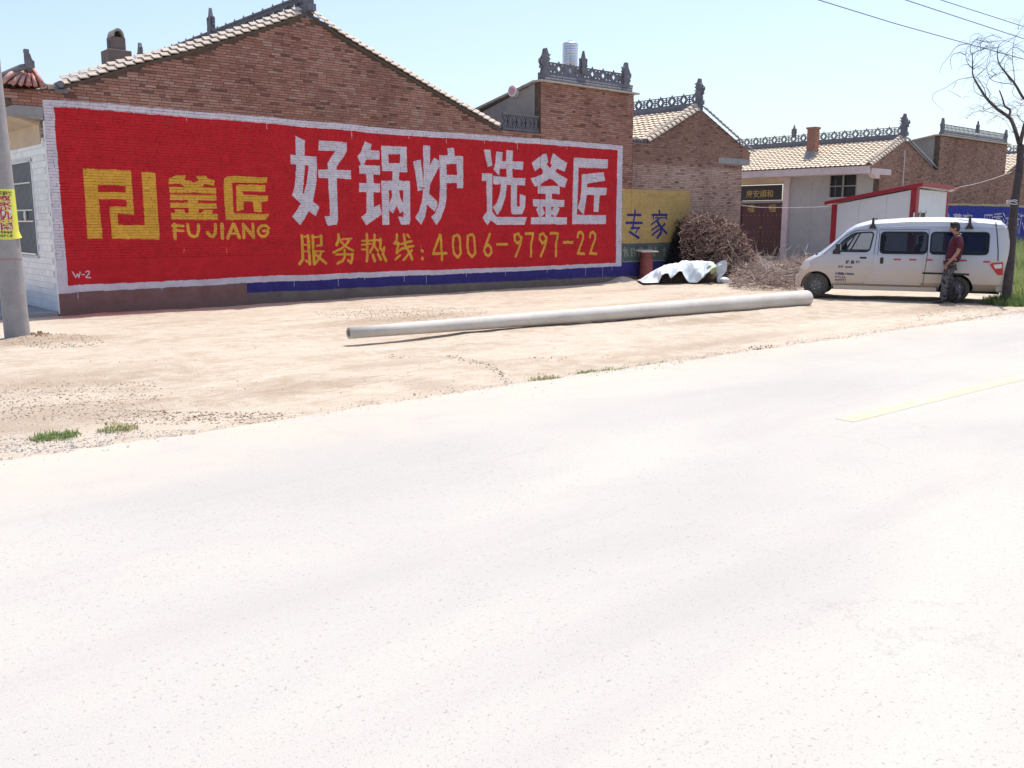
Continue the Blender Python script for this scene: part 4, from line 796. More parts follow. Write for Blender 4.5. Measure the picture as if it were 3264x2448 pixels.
# door leaves with studs and gold characters
def glyph(txt, size, depth, mat, parent, origin, ex, ez, name='lettering', offset=0.0, align='CENTER', wrap=None, sx=1.0):
    """lettering set as real raised characters on the plane (ex along the line, ez up)"""
    cu = bpy.data.curves.new('lettering', 'FONT'); cu.body = txt; cu.size = size; cu.align_x = align; cu.offset = offset; cu.resolution_u = 3
    ob = bpy.data.objects.new('tmp', cu); COL.objects.link(ob)
    dg = bpy.context.evaluated_depsgraph_get(); me = bpy.data.meshes.new_from_object(ob.evaluated_get(dg))
    bpy.data.objects.remove(ob); bpy.data.curves.remove(cu)
    ex = Vector(ex).normalized(); ez = Vector(ez).normalized(); en = ex.cross(ez)
    bm = bmesh.new(); bm.from_mesh(me)
    if depth:
        r = bmesh.ops.extrude_face_region(bm, geom=bm.faces[:]); vsn = [g for g in r['geom'] if isinstance(g, bmesh.types.BMVert)]
        for v_ in vsn: v_.co.z += depth
    for v_ in bm.verts:
        x, y, z = v_.co; x *= sx
        v_.co = wrap(x, y, z) if wrap else Vector(origin) + ex * x + ez * y + en * z
    bmesh.ops.recalc_face_normals(bm, faces=bm.faces)
    bm.to_mesh(me); bm.free(); me.materials.clear(); me.materials.append(mat); me.name = name
    for p_ in me.polygons: p_.material_index = 0
    o = bpy.data.objects.new(name, me); link(o, parent); return o
dm = (dL + dR) / 2
for a, b_ in ((dR + .0, dm - .008), (dm + .008, dL)):
    D = bpy.data.objects.new('door', None); link(D, H4)
    mb = MB(); mb.box(XF + .03, XF + .09, a, b_, .30, sB - .10); mb.build('door_leaf', M_DOORRED, D)
    mb = MB(); n = 5
    for zz in (sB - .22, sB - .62, 1.35, .95):
        for i in range(n): mb.ball((XF + .028, a + (b_ - a) * (i + .5) / n, zz), .019, 4)
    mb.build('door_stud', M_GOLD, D, kind='stuff')
    glyph('福', .38, .008, M_GOLD, D, (XF + .022, (a + b_) / 2, sB - .62 + .16), (0, -1, 0), (0, 0, 1), 'gold_character', .002)
    mb = MB(); mb.tube([(XF + .03, (dm + (a if a > dm else b_)) / 2, 1.55), (XF - .01, (dm + (a if a > dm else b_)) / 2, 1.52)], .05, 8); mb.build('door_knocker', M_GOLD, D)
mb = MB(); mb.box(XF - .08, XF - .05, dR + .05, dL - .02, sB + .02, sT + .12)
SG = bpy.data.objects.new('name_board', None); link(SG, H4); mb.build('sign_board', M_SIGN, SG)
glyph('康安順和', .35, .006, M_GOLD, SG, (XF - .085, dm + .06, sB + .17), (0, -1, 0), (0, 0, 1), 'gold_character', .003)
# chimney
CP = on_x(2590, 470, 30.9)
CH = bpy.data.objects.new('chimney', None); link(CH, H4)
cy = CP.y; mb = MB(); mb.box(30.74, 31.06, cy - .19, cy + .19, 4.3, 5.62); mb.build('chimney_stack', M_BRICK_C, CH)
mb = MB(); mb.box(30.70, 31.10, cy - .23, cy + .23, 5.62, 5.70); mb.build('chimney_cap', M_BRICK_C, CH, bevel=.01)
mb = MB(); mb.prism([(30.45, 4.30), (30.74, 4.72), (30.74, 4.40), (30.5, 4.28)], 'y', cy - .2, cy + .2); mb.box(30.70, 31.1, cy - .22, cy + .22, 4.40, 4.68); mb.build('flashing', M_CEMENT, CH)
# antenna pole on the gable
MAST = thing('thin_mast', 'thin pale pole standing against the brick gable behind the red trimmed cabin', 'pole')
a, b_ = on_y(2885, 480, -.12), on_y(2877, 610, -.12); mb = MB(); mb.tube([(b_.x, -.12, .0), (a.x, -.12, a.z)], .022, 8); mb.build('mast_tube', M_PALEWIRE, MAST)

# ================================================================== block 2 and the wall with the blue advertisement
H5 = thing('side_house', 'far brick block with slatted clay parapet above the blue painted advertisement', 'house')
brick_wall(H5, 35.45, 42.55, 2.66, [(35.45, 5.42), (42.55, 5.42)], M_BRICK_B, M_MORT_B, 0, seed=51)
mb = MB(); mb.box(35.45, 42.55, -.006, .006, 0, 2.66); mb.build('painted_render', M_MORT_B, H5)
mb = MB(); mb.prism([(.24, 0), (.24, 5.42), (4.4, 4.75), (4.4, 0)], 'x', 35.45, 35.7); mb.build('wall', M_PLASTER, H5)
mb = MB(); mb.add([(35.35, .2, 5.48), (42.65, .2, 5.48), (42.65, 5.3, 4.66), (35.35, 5.3, 4.66), (35.35, .2, 5.42), (42.65, .2, 5.42), (42.65, 5.3, 4.6), (35.35, 5.3, 4.6)], [(0, 1, 2, 3), (7, 6, 5, 4), (0, 4, 5, 1), (1, 5, 6, 2), (2, 6, 7, 3), (3, 7, 4, 0)]); mb.build('roof', M_TILE_G, H5)
mb = MB(); mb.box(35.3, 42.7, -.12, .25, 5.43, 5.475); mb.build('drip_course', M_TILE_V, H5)
mb = MB(); mb.tube([(35.6, 0, 5.52), (42.4, 0, 5.52)], .045, 8); mb.tube([(35.6, .03, 5.62), (42.4, .03, 5.62)], .045, 8); mb.build('parapet_tile', M_DARKCLAY, H5)
openwork_run(H5, (35.8, .05, 5.66), (42.2, .05, 5.66), .26, 12, style=1, nub=False)
finial(H5, (35.65, .05, 5.50), math.pi, .8); finial(H5, (39.2, .05, 5.80), 0, .8, 1); finial(H5, (42.4, .05, 5.45), 0, .8)
# ================================================================== house 4 at the right edge
H6 = thing('brick_house', 'farthest house at the right edge with a pale tiled roof behind the bare tree', 'house')
brick_wall(H6, 42.56, 49, 2.66, [(42.56, 4.05), (43.0, 4.05), (45.8, 5.15), (49, 3.9)], M_BRICK_B, M_MORT_B, 0, seed=61)
mb = MB(); mb.box(42.56, 49, -.006, .006, 0, 2.66); mb.build('painted_render', M_MORT_B, H6)
tiled_slope(H6, 42.9, 4.05, 45.8, 5.25, .1, 8.0, M_TILE, 60, .235, .215, seed=62)
tiled_slope(H6, 48.9, 4.0, 45.8, 5.25, .1, 8.0, M_TILE_G, 0, .235, .215, seed=63)
mb = MB(); mb.box(45.7, 45.9, 0, 8, 5.12, 5.34); mb.build('ridge_base', M_DARKCLAY, H6)
openwork_run(H6, (45.8, .2, 5.34), (45.8, 8.0, 5.34), .30, 16); finial(H6, (45.8, .1, 5.34), -math.pi / 2, .9)
# house seen behind, over the low end of the large roof
H7 = thing('brick_house', 'house behind the courtyard whose openwork ridge shows between large roof and tall block', 'house')
a = on_y(1490, 345, 9.0); b_ = on_y(1580, 372, 9.0)
mb = MB(); mb.box(a.x - 2, a.x + 7, 7.0, 11.0, 0, 3.9); mb.build('wall', M_PLASTER, H7)
zr = a.z - .42
mb = MB(); mb.prism([(6.7, 3.9), (9.0, zr), (11.3, 3.9)], 'x', a.x - 2.2, a.x + 7.2); mb.build('roof', M_TILE_G, H7)
mb = MB(); mb.box(a.x - 2.2, a.x + 7.2, 8.92, 9.08, zr - .05, zr + .08); mb.build('ridge_base', M_DARKCLAY, H7)
openwork_run(H7, (a.x - 2, 9.0, zr + .08), (a.x + 7, 9.0, zr + .08), .32, 18)

# ================================================================== white cabin with red trim
CB = thing('cabin', 'small white panel cabin with red steel trim standing behind the van', 'cabin')
cx, cyf = 22.63, -5.2      # near corner; faces -X and -Y
zc = on_y(2925, 597, cyf).z; pl = on_x(2655, 648, cx); yb, zl = pl.y, pl.z
pr_ = on_y(3022, 608, cyf); xr_, zr_ = pr_.x, pr_.z
mb = MB(); nseg = 3
for i in range(nseg):
    t0, t1 = i / nseg, (i + 1) / nseg; ya, yb_ = cyf + (yb - cyf) * t0 + .004, cyf + (yb - cyf) * t1 - .004
    mb = MB(); mb.prism([(ya, 0), (yb_, 0), (yb_, zc + (zl - zc) * t1 - .05), (ya, zc + (zl - zc) * t0 - .05)], 'x', cx, cx + .05); mb.build('wall_panel', M_PANEL, CB)
for i in range(2):
    xa, xb = cx + .05 + (xr_ - cx - .05) * i / 2 + .003, cx + .05 + (xr_ - cx - .05) * (i + 1) / 2 - .003
    mb = MB(); mb.prism([(xa, 0), (xb, 0), (xb, zc + (zr_ - zc) * (xb - cx) / (xr_ - cx) - .05), (xa, zc + (zr_ - zc) * (xa - cx) / (xr_ - cx) - .05)], 'y', cyf, cyf + .05); mb.build('wall_panel', M_PANEL, CB)
mb = MB(); mb.box(xr_ - .05, xr_, cyf + .05, yb, 0, zl); mb.box(cx + .05, xr_ - .05, yb - .05, yb, 0, zl - .1); mb.build('wall_panel', M_PANEL, CB)
mb = MB(); mb.box(cx - .03, cx + .16, cyf - .03, cyf + .15, 0, zc - .03); mb.build('corner_post', M_REDTRIM, CB, bevel=.006)
mb = MB(); mb.box(cx - .03, cx + .06, yb - .16, yb + .02, 0, zl - .03); mb.build('corner_post', M_REDTRIM, CB, bevel=.006)
mb = MB(); mb.box(xr_ - .04, xr_ + .03, cyf - .03, cyf + .08, 0, zr_ - .03); mb.build('corner_post', M_REDTRIM, CB, bevel=.006)
mb = MB(); mb.prism([(cyf - .22, zc + .02), (yb + .25, zl - .05), (yb + .25, zl + .06), (cyf - .22, zc + .14)], 'x', cx - .10, cx - .031); mb.build('eave_trim', M_REDTRIM, CB, bevel=.006)
mb = MB(); mb.prism([(cx - .03, zc + .02), (xr_ + .25, zr_ - .0), (xr_ + .25, zr_ + .10), (cx - .03, zc + .14)], 'y', cyf - .22, cyf - .15); mb.build('eave_trim', M_REDTRIM, CB, bevel=.006)
mb = MB(); mb.add([(cx - .03, cyf - .15, zc + .12), (xr_ + .2, cyf - .15, zr_ + .08), (xr_ + .2, yb + .2, zl + .02), (cx - .03, yb + .2, zl + .04), (cx - .03, cyf - .15, zc + .04), (xr_ + .2, cyf - .15, zr_ + .0), (xr_ + .2, yb + .2, zl - .06), (cx - .03, yb + .2, zl - .04)], [(0, 1, 2, 3), (7, 6, 5, 4), (0, 4, 5, 1), (1, 5, 6, 2), (2, 6, 7, 3), (3, 7, 4, 0)]); mb.build('roof', M_PANEL, CB)
a = on_y(2913, 672, cyf - .01); b_ = on_y(2950, 700, cyf - .01)
WC = bpy.data.objects.new('window', None); link(WC, CB)
mb = MB(); t = .05; zb = b_.z - .5
for x0_, x1_, z0_, z1_ in ((a.x, b_.x, a.z - t, a.z), (a.x, b_.x, zb, zb + t), (a.x, a.x + t, zb, a.z), (b_.x - t, b_.x, zb, a.z), ((a.x + b_.x) / 2 - .02, (a.x + b_.x) / 2 + .02, zb, a.z)):
    mb.box(x0_, x1_, cyf - .02, cyf, z0_, z1_)
mb.build('window_frame', M_WHITE, WC); mb = MB(); mb.box(a.x + t, b_.x - t, cyf - .008, cyf - .004, zb + t, a.z - t); mb.build('pane', M_DGLASS, WC)

# ================================================================== minivan
VAN = thing('van', 'dusty white minivan with roof bars parked side-on beside the brushwood, man walking past', 'van')
_f = Vector((-.474, .880, 0)).normalized(); _l = Vector((-_f.y, _f.x, 0))   # forward, left (left side faces the camera)
pF, pR = on_z(2606, 946, .03), on_z(3035, 960, .03)
_f = (pF - pR); WB = 2.93; _f.z = 0; _f.normalize(); _l = Vector((-_f.y, _f.x, 0))
VAN.matrix_world = Matrix.Translation(pR + _f * ((pF - pR).length - WB) * .5 + _f * WB - _l * .70 + Vector((0, 0, -.005))) @ Matrix((_f, _l, Vector((0, 0, 1)))).transposed().to_4x4()
m_body, nt, b = newmat('dusty_white_bodywork'); tc = N(nt, 'ShaderNodeTexCoord'); v = tc.outputs['Object']
sx = N(nt, 'ShaderNodeSeparateXYZ'); L(nt, v, sx.inputs[0])
n1 = tex(nt, v, 3, 6, .65)
dust = math_(nt, 'MULTIPLY', ramp(nt, sx.outputs[2], 1.05, .55, 0, 1), ramp(nt, n1.outputs[0], .25, .65, .55, 1), clamp=True)
c = mix(nt, ramp(nt, n1.outputs[0], .35, .7, 0, .5), (.42, .45, .53), (.36, .385, .46))
c = mix(nt, math_(nt, 'MULTIPLY', dust, .92), c, (.60, .46, .32))
c = mix(nt, ramp(nt, sx.outputs[2], 1.60, 1.72, 0, .8), c, (.66, .67, .68))  # sunlit roof: paler tone put into the body colour towards the top
dust2 = math_(nt, 'MULTIPLY', ramp(nt, sx.outputs[0], -3.55, -3.9, 0, .8), ramp(nt, n1.outputs[0], .3, .6, .4, 1)); c = mix(nt, dust2, c, (.62, .55, .45))
L(nt, c, b.inputs['Base Color']); L(nt, ramp(nt, dust, 0, 1, .22, .7), b.inputs['Roughness']); b.inputs['Coat Weight'].default_value = .15; b.inputs['Coat Roughness'].default_value = .12
M_RUB = plain('black_rubber', (.02, .02, .022), .75, .2, 12, None, .2, .002)
M_TYRE = plain('dusty_tyre', (.035, .033, .032), .9, .3, 12, (.11, .09, .07), .4, .004)
M_RIM = plain('steel_wheel', (.15, .14, .14), .6, .2, 8, (.09, .085, .085), .1, .002)
M_INT = plain('dark_interior', (.035, .035, .045), .9, .2, 8)
M_LAMPR = plain('red_lamp', (.50, .012, .015), .15, .2, 8, None, 0); M_LAMPW = plain('clear_lamp', (.62, .60, .60), .12, .1, 8, None, 0)
def glass(name, tint, alpha):
    m, nt, b = newmat(name); o = nt.nodes['Material Output']; tr = N(nt, 'ShaderNodeBsdfTransparent'); tr.inputs[0].default_value = tint + (1,)
    b.inputs['Base Color'].default_value = (.01, .012, .018, 1); b.inputs['Roughness'].default_value = .04
    mx = N(nt, 'ShaderNodeMixShader'); mx.inputs[0].default_value = alpha; L(nt, tr.outputs[0], mx.inputs[1]); L(nt, b.outputs[0], mx.inputs[2]); L(nt, mx.outputs[0], o.inputs[0]); return m
M_GL1, M_GL2 = glass('clear_window_glass', (.93, .96, .96), .12), glass('tinted_window_glass', (.46, .48, .56), .45)
TOPP = [(-3.95, 1.02), (-3.93, 1.35), (-3.86, 1.62), (-3.72, 1.76), (-3.4, 1.80), (-2.5, 1.835), (-1.95, 1.83), (-1.07, 1.765), (-.78, 1.68), (-.60, 1.57), (-.33, 1.30), (-.06, 1.06), (.12, .96), (.30, .86), (.40, .70), (.44, .55)]
def ztop(x): return interp(TOPP, x)
def plan(x):
    return interp([(-3.96, .72), (-3.90, .76), (-3.7, .795), (-2, .805), (-.3, .80), (.1, .77), (.30, .70), (.40, .62), (.45, .56)], x)
def hw(x, z):
    w_ = plan(max(min(x, .44), -3.95)); y = w_
    if z > .95: y -= .135 * ((z - .95) / .75) ** 1.25
    if z < .45: y -= .03 * ((.45 - z) / .2)
    y += .008 * math.exp(-((z - .66) / .03) ** 2)
    return y
LV = [0, .10, .22, .36, .50, .60, .70, .80, .88, .94, .98]
def loft(mb, off, xs, flip):
    vs = []; K = None
    for x in xs:
        zt = ztop(min(max(x, -3.95), .44)) - off; zb = .235 + off
        half = []
        half.append((0, zb)); half.append((hw(x, zb) * .8, zb))
        for t in LV[1:]:
            z = zb + (zt - zb) * t; y = hw(x, z) - off
            e = max(0, (z - (zt - .15)) / .15); y -= .19 * e ** 2.6 if t > .85 or e > 0 else 0
            half.append((max(y, .05), z))
        half.append((.32, zt - .004)); half.append((0, zt))
        ring = [(x, y, z) for y, z in half] + [(x, -y, z) for y, z in reversed(half[1:-1])]
        K = len(ring); vs += ring
    fs = []
    for i in range(len(xs) - 1):
        for k in range(K): fs.append((i * K + k, i * K + (k + 1) % K, (i + 1) * K + (k + 1) % K, (i + 1) * K + k))
    fs.append(tuple(range(K - 1, -1, -1))); fs.append(tuple(range((len(xs) - 1) * K, len(xs) * K)))
    if flip: fs = [tuple(reversed(f)) for f in fs]
    mb.add(vs, fs)
def fine(a, b_, n): return [a + (b_ - a) * i / n for i in range(n + 1)]
xo = [-3.95, -3.93, -3.86, -3.79, -3.72, -3.6, -3.4, -3, -2.5, -1.95, -1.5, -1.07, -.92, -.78, -.69, -.60, -.46, -.33, -.2, -.06, .03, .12, .21, .30, .35, .40, .44]
mb = MB(); loft(mb, 0, xo, False); loft(mb, .035, [x * .985 - .02 for x in xo], True)
body = mb.build('body', m_body, VAN, fix=False)
bm = bmesh.new(); bm.from_mesh(body.data); bmesh.ops.triangulate(bm, faces=bm.faces); 
bm.to_mesh(body.data); bm.free()
WIN = {'front': [(-.36, 1.06), (-.55, 1.31), (-.76, 1.475), (-1.185, 1.50), (-1.11, 1.06)],
       'mid': [(-1.335, 1.03), (-1.335, 1.50), (-2.29, 1.50), (-2.29, 1.03)], 'rear': [(-2.36, 1.03), (-2.36, 1.50), (-3.50, 1.50), (-3.50, 1.03)]}
def rounded(poly, r, n=5):
    out = []; m_ = len(poly)
    for i in range(m_):
        p0, p1, p2 = Vector(poly[i - 1]), Vector(poly[i]), Vector(poly[(i + 1) % m_])
        a = (p0 - p1).normalized(); c_ = (p2 - p1).normalized(); rr = min(r, (p0 - p1).length * .45, (p2 - p1).length * .45)
        s, e = p1 + a * rr, p1 + c_ * rr
        for k in range(n + 1):
            t = k / n; out.append(tuple(s * (1 - t) ** 2 + p1 * 2 * t * (1 - t) + e * t * t))
    return out
cut = MB()
for k, p_ in WIN.items(): cut.prism(rounded(p_, .09), 'y', -1.2, 1.2)
cutw = MB()
for x in (0, -WB): cutw.tube([(x, -1.2, .27), (x, 1.2, .27)], .335, 36)
cutf = MB(); cutf.box(-.80, .25, -.60, .60, 1.09, 1.50); cutf.box(-4.3, -3.7, -.58, .58, 1.08, 1.52)
def boolean(o, mbs):
    tmp = []
    for m_ in mbs:
        c_ = m_.build('cutter', m_body); c_.matrix_world = VAN.matrix_world.copy(); tmp.append(c_)
        md = o.modifiers.new('cut', 'BOOLEAN'); md.operation = 'DIFFERENCE'; md.solver = 'EXACT'; md.object = c_
    bpy.context.view_layer.update(); dg = bpy.context.evaluated_depsgraph_get(); me = bpy.data.meshes.new_from_object(o.evaluated_get(dg))
    o.modifiers.clear(); o.data = me
    for c_ in tmp: bpy.data.objects.remove(c_)
boolean(body, [cut, cutw, cutf])
print('van body faces', len(body.data.polygons))
bm = bmesh.new(); bm.from_mesh(body.data)
for f in bm.faces: f.smooth = True
for e in bm.edges:
    if len(e.link_faces) == 2 and e.calc_face_angle(0) > math.radians(32): e.smooth = False
bm.to_mesh(body.data); bm.free()
def patch(poly, off, mat, name, parent, side=1, thick=0, zst=.05, xst=.12):
    bm = bmesh.new(); vs = [bm.verts.new((x, 0, z)) for x, z in poly]; bm.faces.new(vs)
    zs = [p[1] for p in poly]; x_ = [p[0] for p in poly]
    z = min(zs) + zst
    while z < max(zs): bmesh.ops.bisect_plane(bm, geom=bm.verts[:] + bm.edges[:] + bm.faces[:], plane_co=(0, 0, z), plane_no=(0, 0, 1)); z += zst
    x = min(x_) + xst
    while x < max(x_): bmesh.ops.bisect_plane(bm, geom=bm.verts[:] + bm.edges[:] + bm.faces[:], plane_co=(x, 0, 0), plane_no=(1, 0, 0)); x += xst
    if thick:
        r = bmesh.ops.extrude_face_region(bm, geom=bm.faces[:]); top = {g for g in r['geom'] if isinstance(g, bmesh.types.BMVert)}
    else: top = set()
    for v_ in bm.verts: v_.co.y = side * (hw(v_.co.x, v_.co.z) + off + (thick if v_ in top else 0))
    bmesh.ops.recalc_face_normals(bm, faces=bm.faces)
    if not thick:
        for f in bm.faces:
            if f.normal.y * side < 0: f.normal_flip()
    me = bpy.data.meshes.new(name); bm.to_mesh(me); bm.free(); me.materials.append(mat)
    for p_ in me.polygons: p_.use_smooth = not thick
    o = bpy.data.objects.new(name, me); link(o, parent); return o
def strip(mb, pts, off, r, side=1, closed=False):
    P_ = [(x, side * (hw(x, z) + off), z) for x, z in pts]
    if closed: P_ = P_ + [P_[0]]
    mb.tube(P_, r, 5)
def dense(pts, d=.06):
    out = []
    for (a, b_), (c_, e) in zip(pts[:-1], pts[1:]):
        n = max(1, int(math.hypot(c_ - a, e - b_) / d)); out += [(a + (c_ - a) * i / n, b_ + (e - b_) * i / n) for i in range(n)]
    return out + [pts[-1]]
for side in (1, -1):
    # doors (lower skins, seams, handles)
    fd = bpy.data.objects.new('front_door', None); link(fd, VAN); sd = bpy.data.objects.new('sliding_door', None); link(sd, VAN)
    patch([(-.46, .36), (-.12, .62), (-.12, .985), (-1.195, .985), (-1.18, .60), (-1.03, .50), (-1.01, .36)], .0, m_body, 'door_skin', fd, side, .004)
    patch([(-1.04, .34), (-1.04, .50), (-1.205, .60), (-1.225, .985), (-2.25, .985), (-2.21, .34)], .0, m_body, 'door_skin', sd, side, .004)
    mb = MB(); strip(mb, dense([(-1.21, 1.0), (-1.25, 1.545)]), -.0, .006, side); strip(mb, dense([(-1.25, 1.55), (-.80, 1.53), (-.56, 1.40), (-.13, 1.0)]), -.001, .006, side); mb.build('door_seam', M_RUB, fd)
    mb = MB(); strip(mb, dense([(-1.29, 1.0), (-1.30, 1.55), (-2.31, 1.56), (-2.31, 1.0), (-2.26, .34)]), -.0, .006, side); mb.build('door_seam', M_RUB, sd)
    mb = MB(); y = side * (hw(-.98, .93) + .018); mb.box(-1.06, -.92, min(y, y - side * .03), max(y, y - side * .03), .905, .945); mb.build('door_handle', M_BLACK, fd, bevel=.008)
    mb = MB(); y = side * (hw(-1.38, .9) + .018); mb.box(-1.42, -1.35, min(y, y - side * .03), max(y, y - side * .03), .80, .94); mb.build('door_handle', M_BLACK, sd, bevel=.01)
    # windows
    for k, p_ in WIN.items():
        W_ = bpy.data.objects.new('window', None); link(W_, VAN)
        patch(rounded(p_, .09), -.014, M_GL1 if k == 'front' else M_GL2, 'pane', W_, side)
        mb = MB(); rp = rounded(p_, .09); dp = dense(rp + [rp[0]])[:-1]; strip(mb, dp, -.002, .017, side, True); mb.build('window_seal', M_RUB, W_, smooth=True)
        if k == 'front':
            mb = MB(); strip(mb, dense([(-.60, 1.06), (-.80, 1.46)]), -.006, .016, side); mb.build('quarter_bar', M_RUB, W_)
    # sliding rail, tail lamp, marker strips
    patch([(-2.24, .59), (-2.24, .632), (-3.17, .622), (-3.17, .58)], .001, M_BLACK, 'door_rail', VAN, side, .004)
    tl = patch(rounded([(-3.55, .82), (-3.60, .86), (-3.80, .88), (-3.82, .60), (-3.72, .60)], .02), .0, M_LAMPR, 'tail_lamp', VAN, side, .018)
    patch(rounded([(-3.62, .82), (-3.78, .84), (-3.79, .75), (-3.66, .74)], .015), .018, M_LAMPW, 'reversing_lamp', tl, side, .004)
    for xa, xb, zz in ((-1.63, -1.78, .90), (-1.95, -2.10, .90), (-2.29, -2.42, .90), (-2.96, -3.10, .90), (-3.42, -3.55, .88)):
        patch([(xa, zz - .018), (xa, zz + .018), (xb, zz + .018), (xb, zz - .018)], .005, plain('red_reflector_tape', (.45, .03, .06), .4, .2, 9) if xa == -1.63 and side == 1 else bpy.data.materials['red_reflector_tape'], 'reflector_strip', VAN, side, .002)
    hl = patch(rounded([(.20, .86), (.33, .80), (.37, .66), (.24, .62), (.14, .72)], .03), .0, M_LAMPW, 'headlight', VAN, side, .02)
    mb = MB(); strip(mb, dense([(-3.80, 1.60), (-2.5, 1.635), (-1.0, 1.60), (-.66, 1.51)]), .002, .012, side); mb.build('drip_rail', m_body, VAN)
    mb = MB(); strip(mb, dense([(-3.70, .90), (-3.69, 1.1), (-3.64, 1.5), (-3.60, 1.72)]), .001, .010, side); mb.build('tailgate_seam', M_RUB, VAN)
    # mirror
    MR = bpy.data.objects.new('wing_mirror', None); link(MR, VAN); y = side * (hw(-.42, 1.1) + .02)
    mb = MB(); mb.box(-.50, -.40, min(y, y + side * .15), max(y, y + side * .15), 1.06, 1.24); mb.build('mirror_shell', M_BLACK, MR, bevel=.025)
    mb = MB(); mb.box(-.508, -.501, min(y + side * .02, y + side * .13), max(y + side * .02, y + side * .13), 1.08, 1.22); mb.build('mirror_glass', M_STEEL, MR)
    mb = MB(); mb.prism([(-.33, 1.0), (-.33, 1.07), (-.46, 1.20), (-.50, 1.0)], 'y', side * (hw(-.4, 1.05) - .01), side * (hw(-.4, 1.05) + .012)); mb.build('mirror_base', M_BLACK, MR)
# roof bars
for x in (-1.145, -3.10):
    RB_ = bpy.data.objects.new('roof_bar', None); link(RB_, VAN)
    mb = MB(); zb_ = ztop(x) + .022; mb.box(x - .018, x + .018, -.70, .70, zb_, zb_ + .026); mb.build('bar', M_BLACK, RB_, bevel=.004)
    for side in (1, -1):
        y = side * .70; mb = MB(); mb.prism([(x - .085, 1.575), (x + .085, 1.575), (x + .030, 1.68), (x + .02, zb_ + .012), (x - .02, zb_ + .012), (x - .030, 1.68)], 'y', y - .025, y + .025); mb.build('bar_foot', M_BLACK, RB_, bevel=.006)
# windscreen and rear screen
mb = MB(); mb.add([(-.02, -.64, 1.05), (-.02, .64, 1.05), (-.66, .60, 1.60), (-.66, -.60, 1.60)], [(0, 1, 2, 3)]); mb.build('windscreen', M_GL1, VAN)
mb = MB(); mb.add([(-3.90, -.62, 1.05), (-3.90, .62, 1.05), (-3.84, .60, 1.56), (-3.84, -.60, 1.56)], [(0, 1, 2, 3)]); mb.build('rear_screen', M_GL2, VAN)
# bumpers and sill
mb = MB(); mb.prism([(.10, .55), (.30, .72 - .12), (.44, .52), (.49, .50), (.48, .26), (.34, .22)], 'y', -.60, .60); mb.build('front_bumper', m_body, VAN, bevel=.02)
mb = MB(); mb.prism([(-3.66, .52), (-3.97, .52), (-4.02, .46), (-3.99, .25), (-3.72, .22)], 'y', -.74, .74); mb.build('rear_bumper', m_body, VAN, bevel=.03)
mb = MB(); mb.box(-2.55, -.38, -.77, .77, .20, .30); mb.build('sill', m_body, VAN, bevel=.015)
mb = MB(); mb.box(-3.6, .25, -.55, .55, .19, .25); mb.tube([(-2.6, .35, .2), (-3.8, .45, .2)], .03, 8); mb.tube([(-WB, -.7, .27), (-WB, .7, .27)], .05, 8); mb.tube([(0, -.7, .27), (0, .7, .27)], .03, 8); mb.build('underbody', M_BLACK, VAN)
# wheels
for x in (0, -WB):
    for side in (1, -1):
        WH = bpy.data.objects.new('wheel', None); link(WH, VAN); WH.location = (x, side * .70, .278); WH.rotation_euler = (0, 0, 0 if side > 0 else math.pi)
        mb = MB(); mb.lathe([(.19, -.075), (.255, -.085), (.276, -.06), (.28, 0), (.276, .06), (.255, .085), (.19, .075)], (0, 0, 0), 40, 'y'); mb.build('tyre', M_TYRE, WH, smooth=True)
        mb = MB(); mb.lathe([(.19, -.07), (.18, -.03), (.17, .0), (.175, .045), (.192, .075)], (0, 0, 0), 40, 'y'); mb.lathe([(.175, .02), (.13, .028), (.10, .045), (.06, .05), (.055, .062), (.0, .065)], (0, 0, 0), 40, 'y'); mb.build('rim', M_RIM, WH, smooth=True)
        mb = MB()
        for k in range(10):
            a = 2 * math.pi * k / 10; c_ = (.138 * math.cos(a), .030, .138 * math.sin(a)); mb.tube([(c_[0], .022, c_[2]), (c_[0], .034, c_[2])], .017, 8)
        mb.build('rim_hole', M_BLACK, WH)
        mb = MB()
        for k in range(5):
            a = 2 * math.pi * k / 5; mb.tube([(.085 * math.cos(a), .045, .085 * math.sin(a)), (.085 * math.cos(a), .062, .085 * math.sin(a))], .010, 6)
        mb.build('wheel_nut', M_STEEL, WH)
# arch liners
for x in (0, -WB):
    for side in (1, -1):
        mb = MB(); n = 20; vs = []
        for i in range(n + 1):
            a = math.pi * i / n - .15; 
            for y in (.45, .765): vs.append((x + .337 * math.cos(a), side * y, .27 + .337 * math.sin(a)))
        mb.add(vs, [(2 * i, 2 * i + 1, 2 * i + 3, 2 * i + 2) for i in range(n)]); mb.add([(x + .337 * math.cos(math.pi * i / 16), side * .45, .27 + .337 * math.sin(math.pi * i / 16)) for i in range(17)], [tuple(range(17))]); mb.build('arch_liner', M_RUB, VAN)
# cabin: seats, dash, wheel
mb = MB(); mb.box(-3.7, -.1, -.70, .70, .42, .47); mb.box(-.42, .05, -.68, .68, .45, 1.0); mb.build('cabin_floor', M_INT, VAN)
for x, ys_ in ((-1.15, (-.38, .38)), (-1.95, (-.42, 0, .42)), (-2.85, (-.42, 0, .42))):
    for y in ys_:
        ST_ = bpy.data.objects.new('seat', None); link(ST_, VAN); w_ = .24 if len(ys_) == 2 else .19
        mb = MB(); mb.box(x, x + .46, y - w_, y + w_, .55, .72); mb.build('seat_cushion', M_INT, ST_, bevel=.05)
        mb = MB(); mb.prism([(x + .06, .68), (x - .12, 1.24), (x - .24, 1.24), (x - .08, .62)], 'y', y - w_, y + w_); mb.build('seat_back', M_INT, ST_, bevel=.05)
        mb = MB(); mb.box(x - .25, x - .15, y - .11, y + .11, 1.26, 1.42); mb.build('head_rest', M_INT, ST_, bevel=.03)
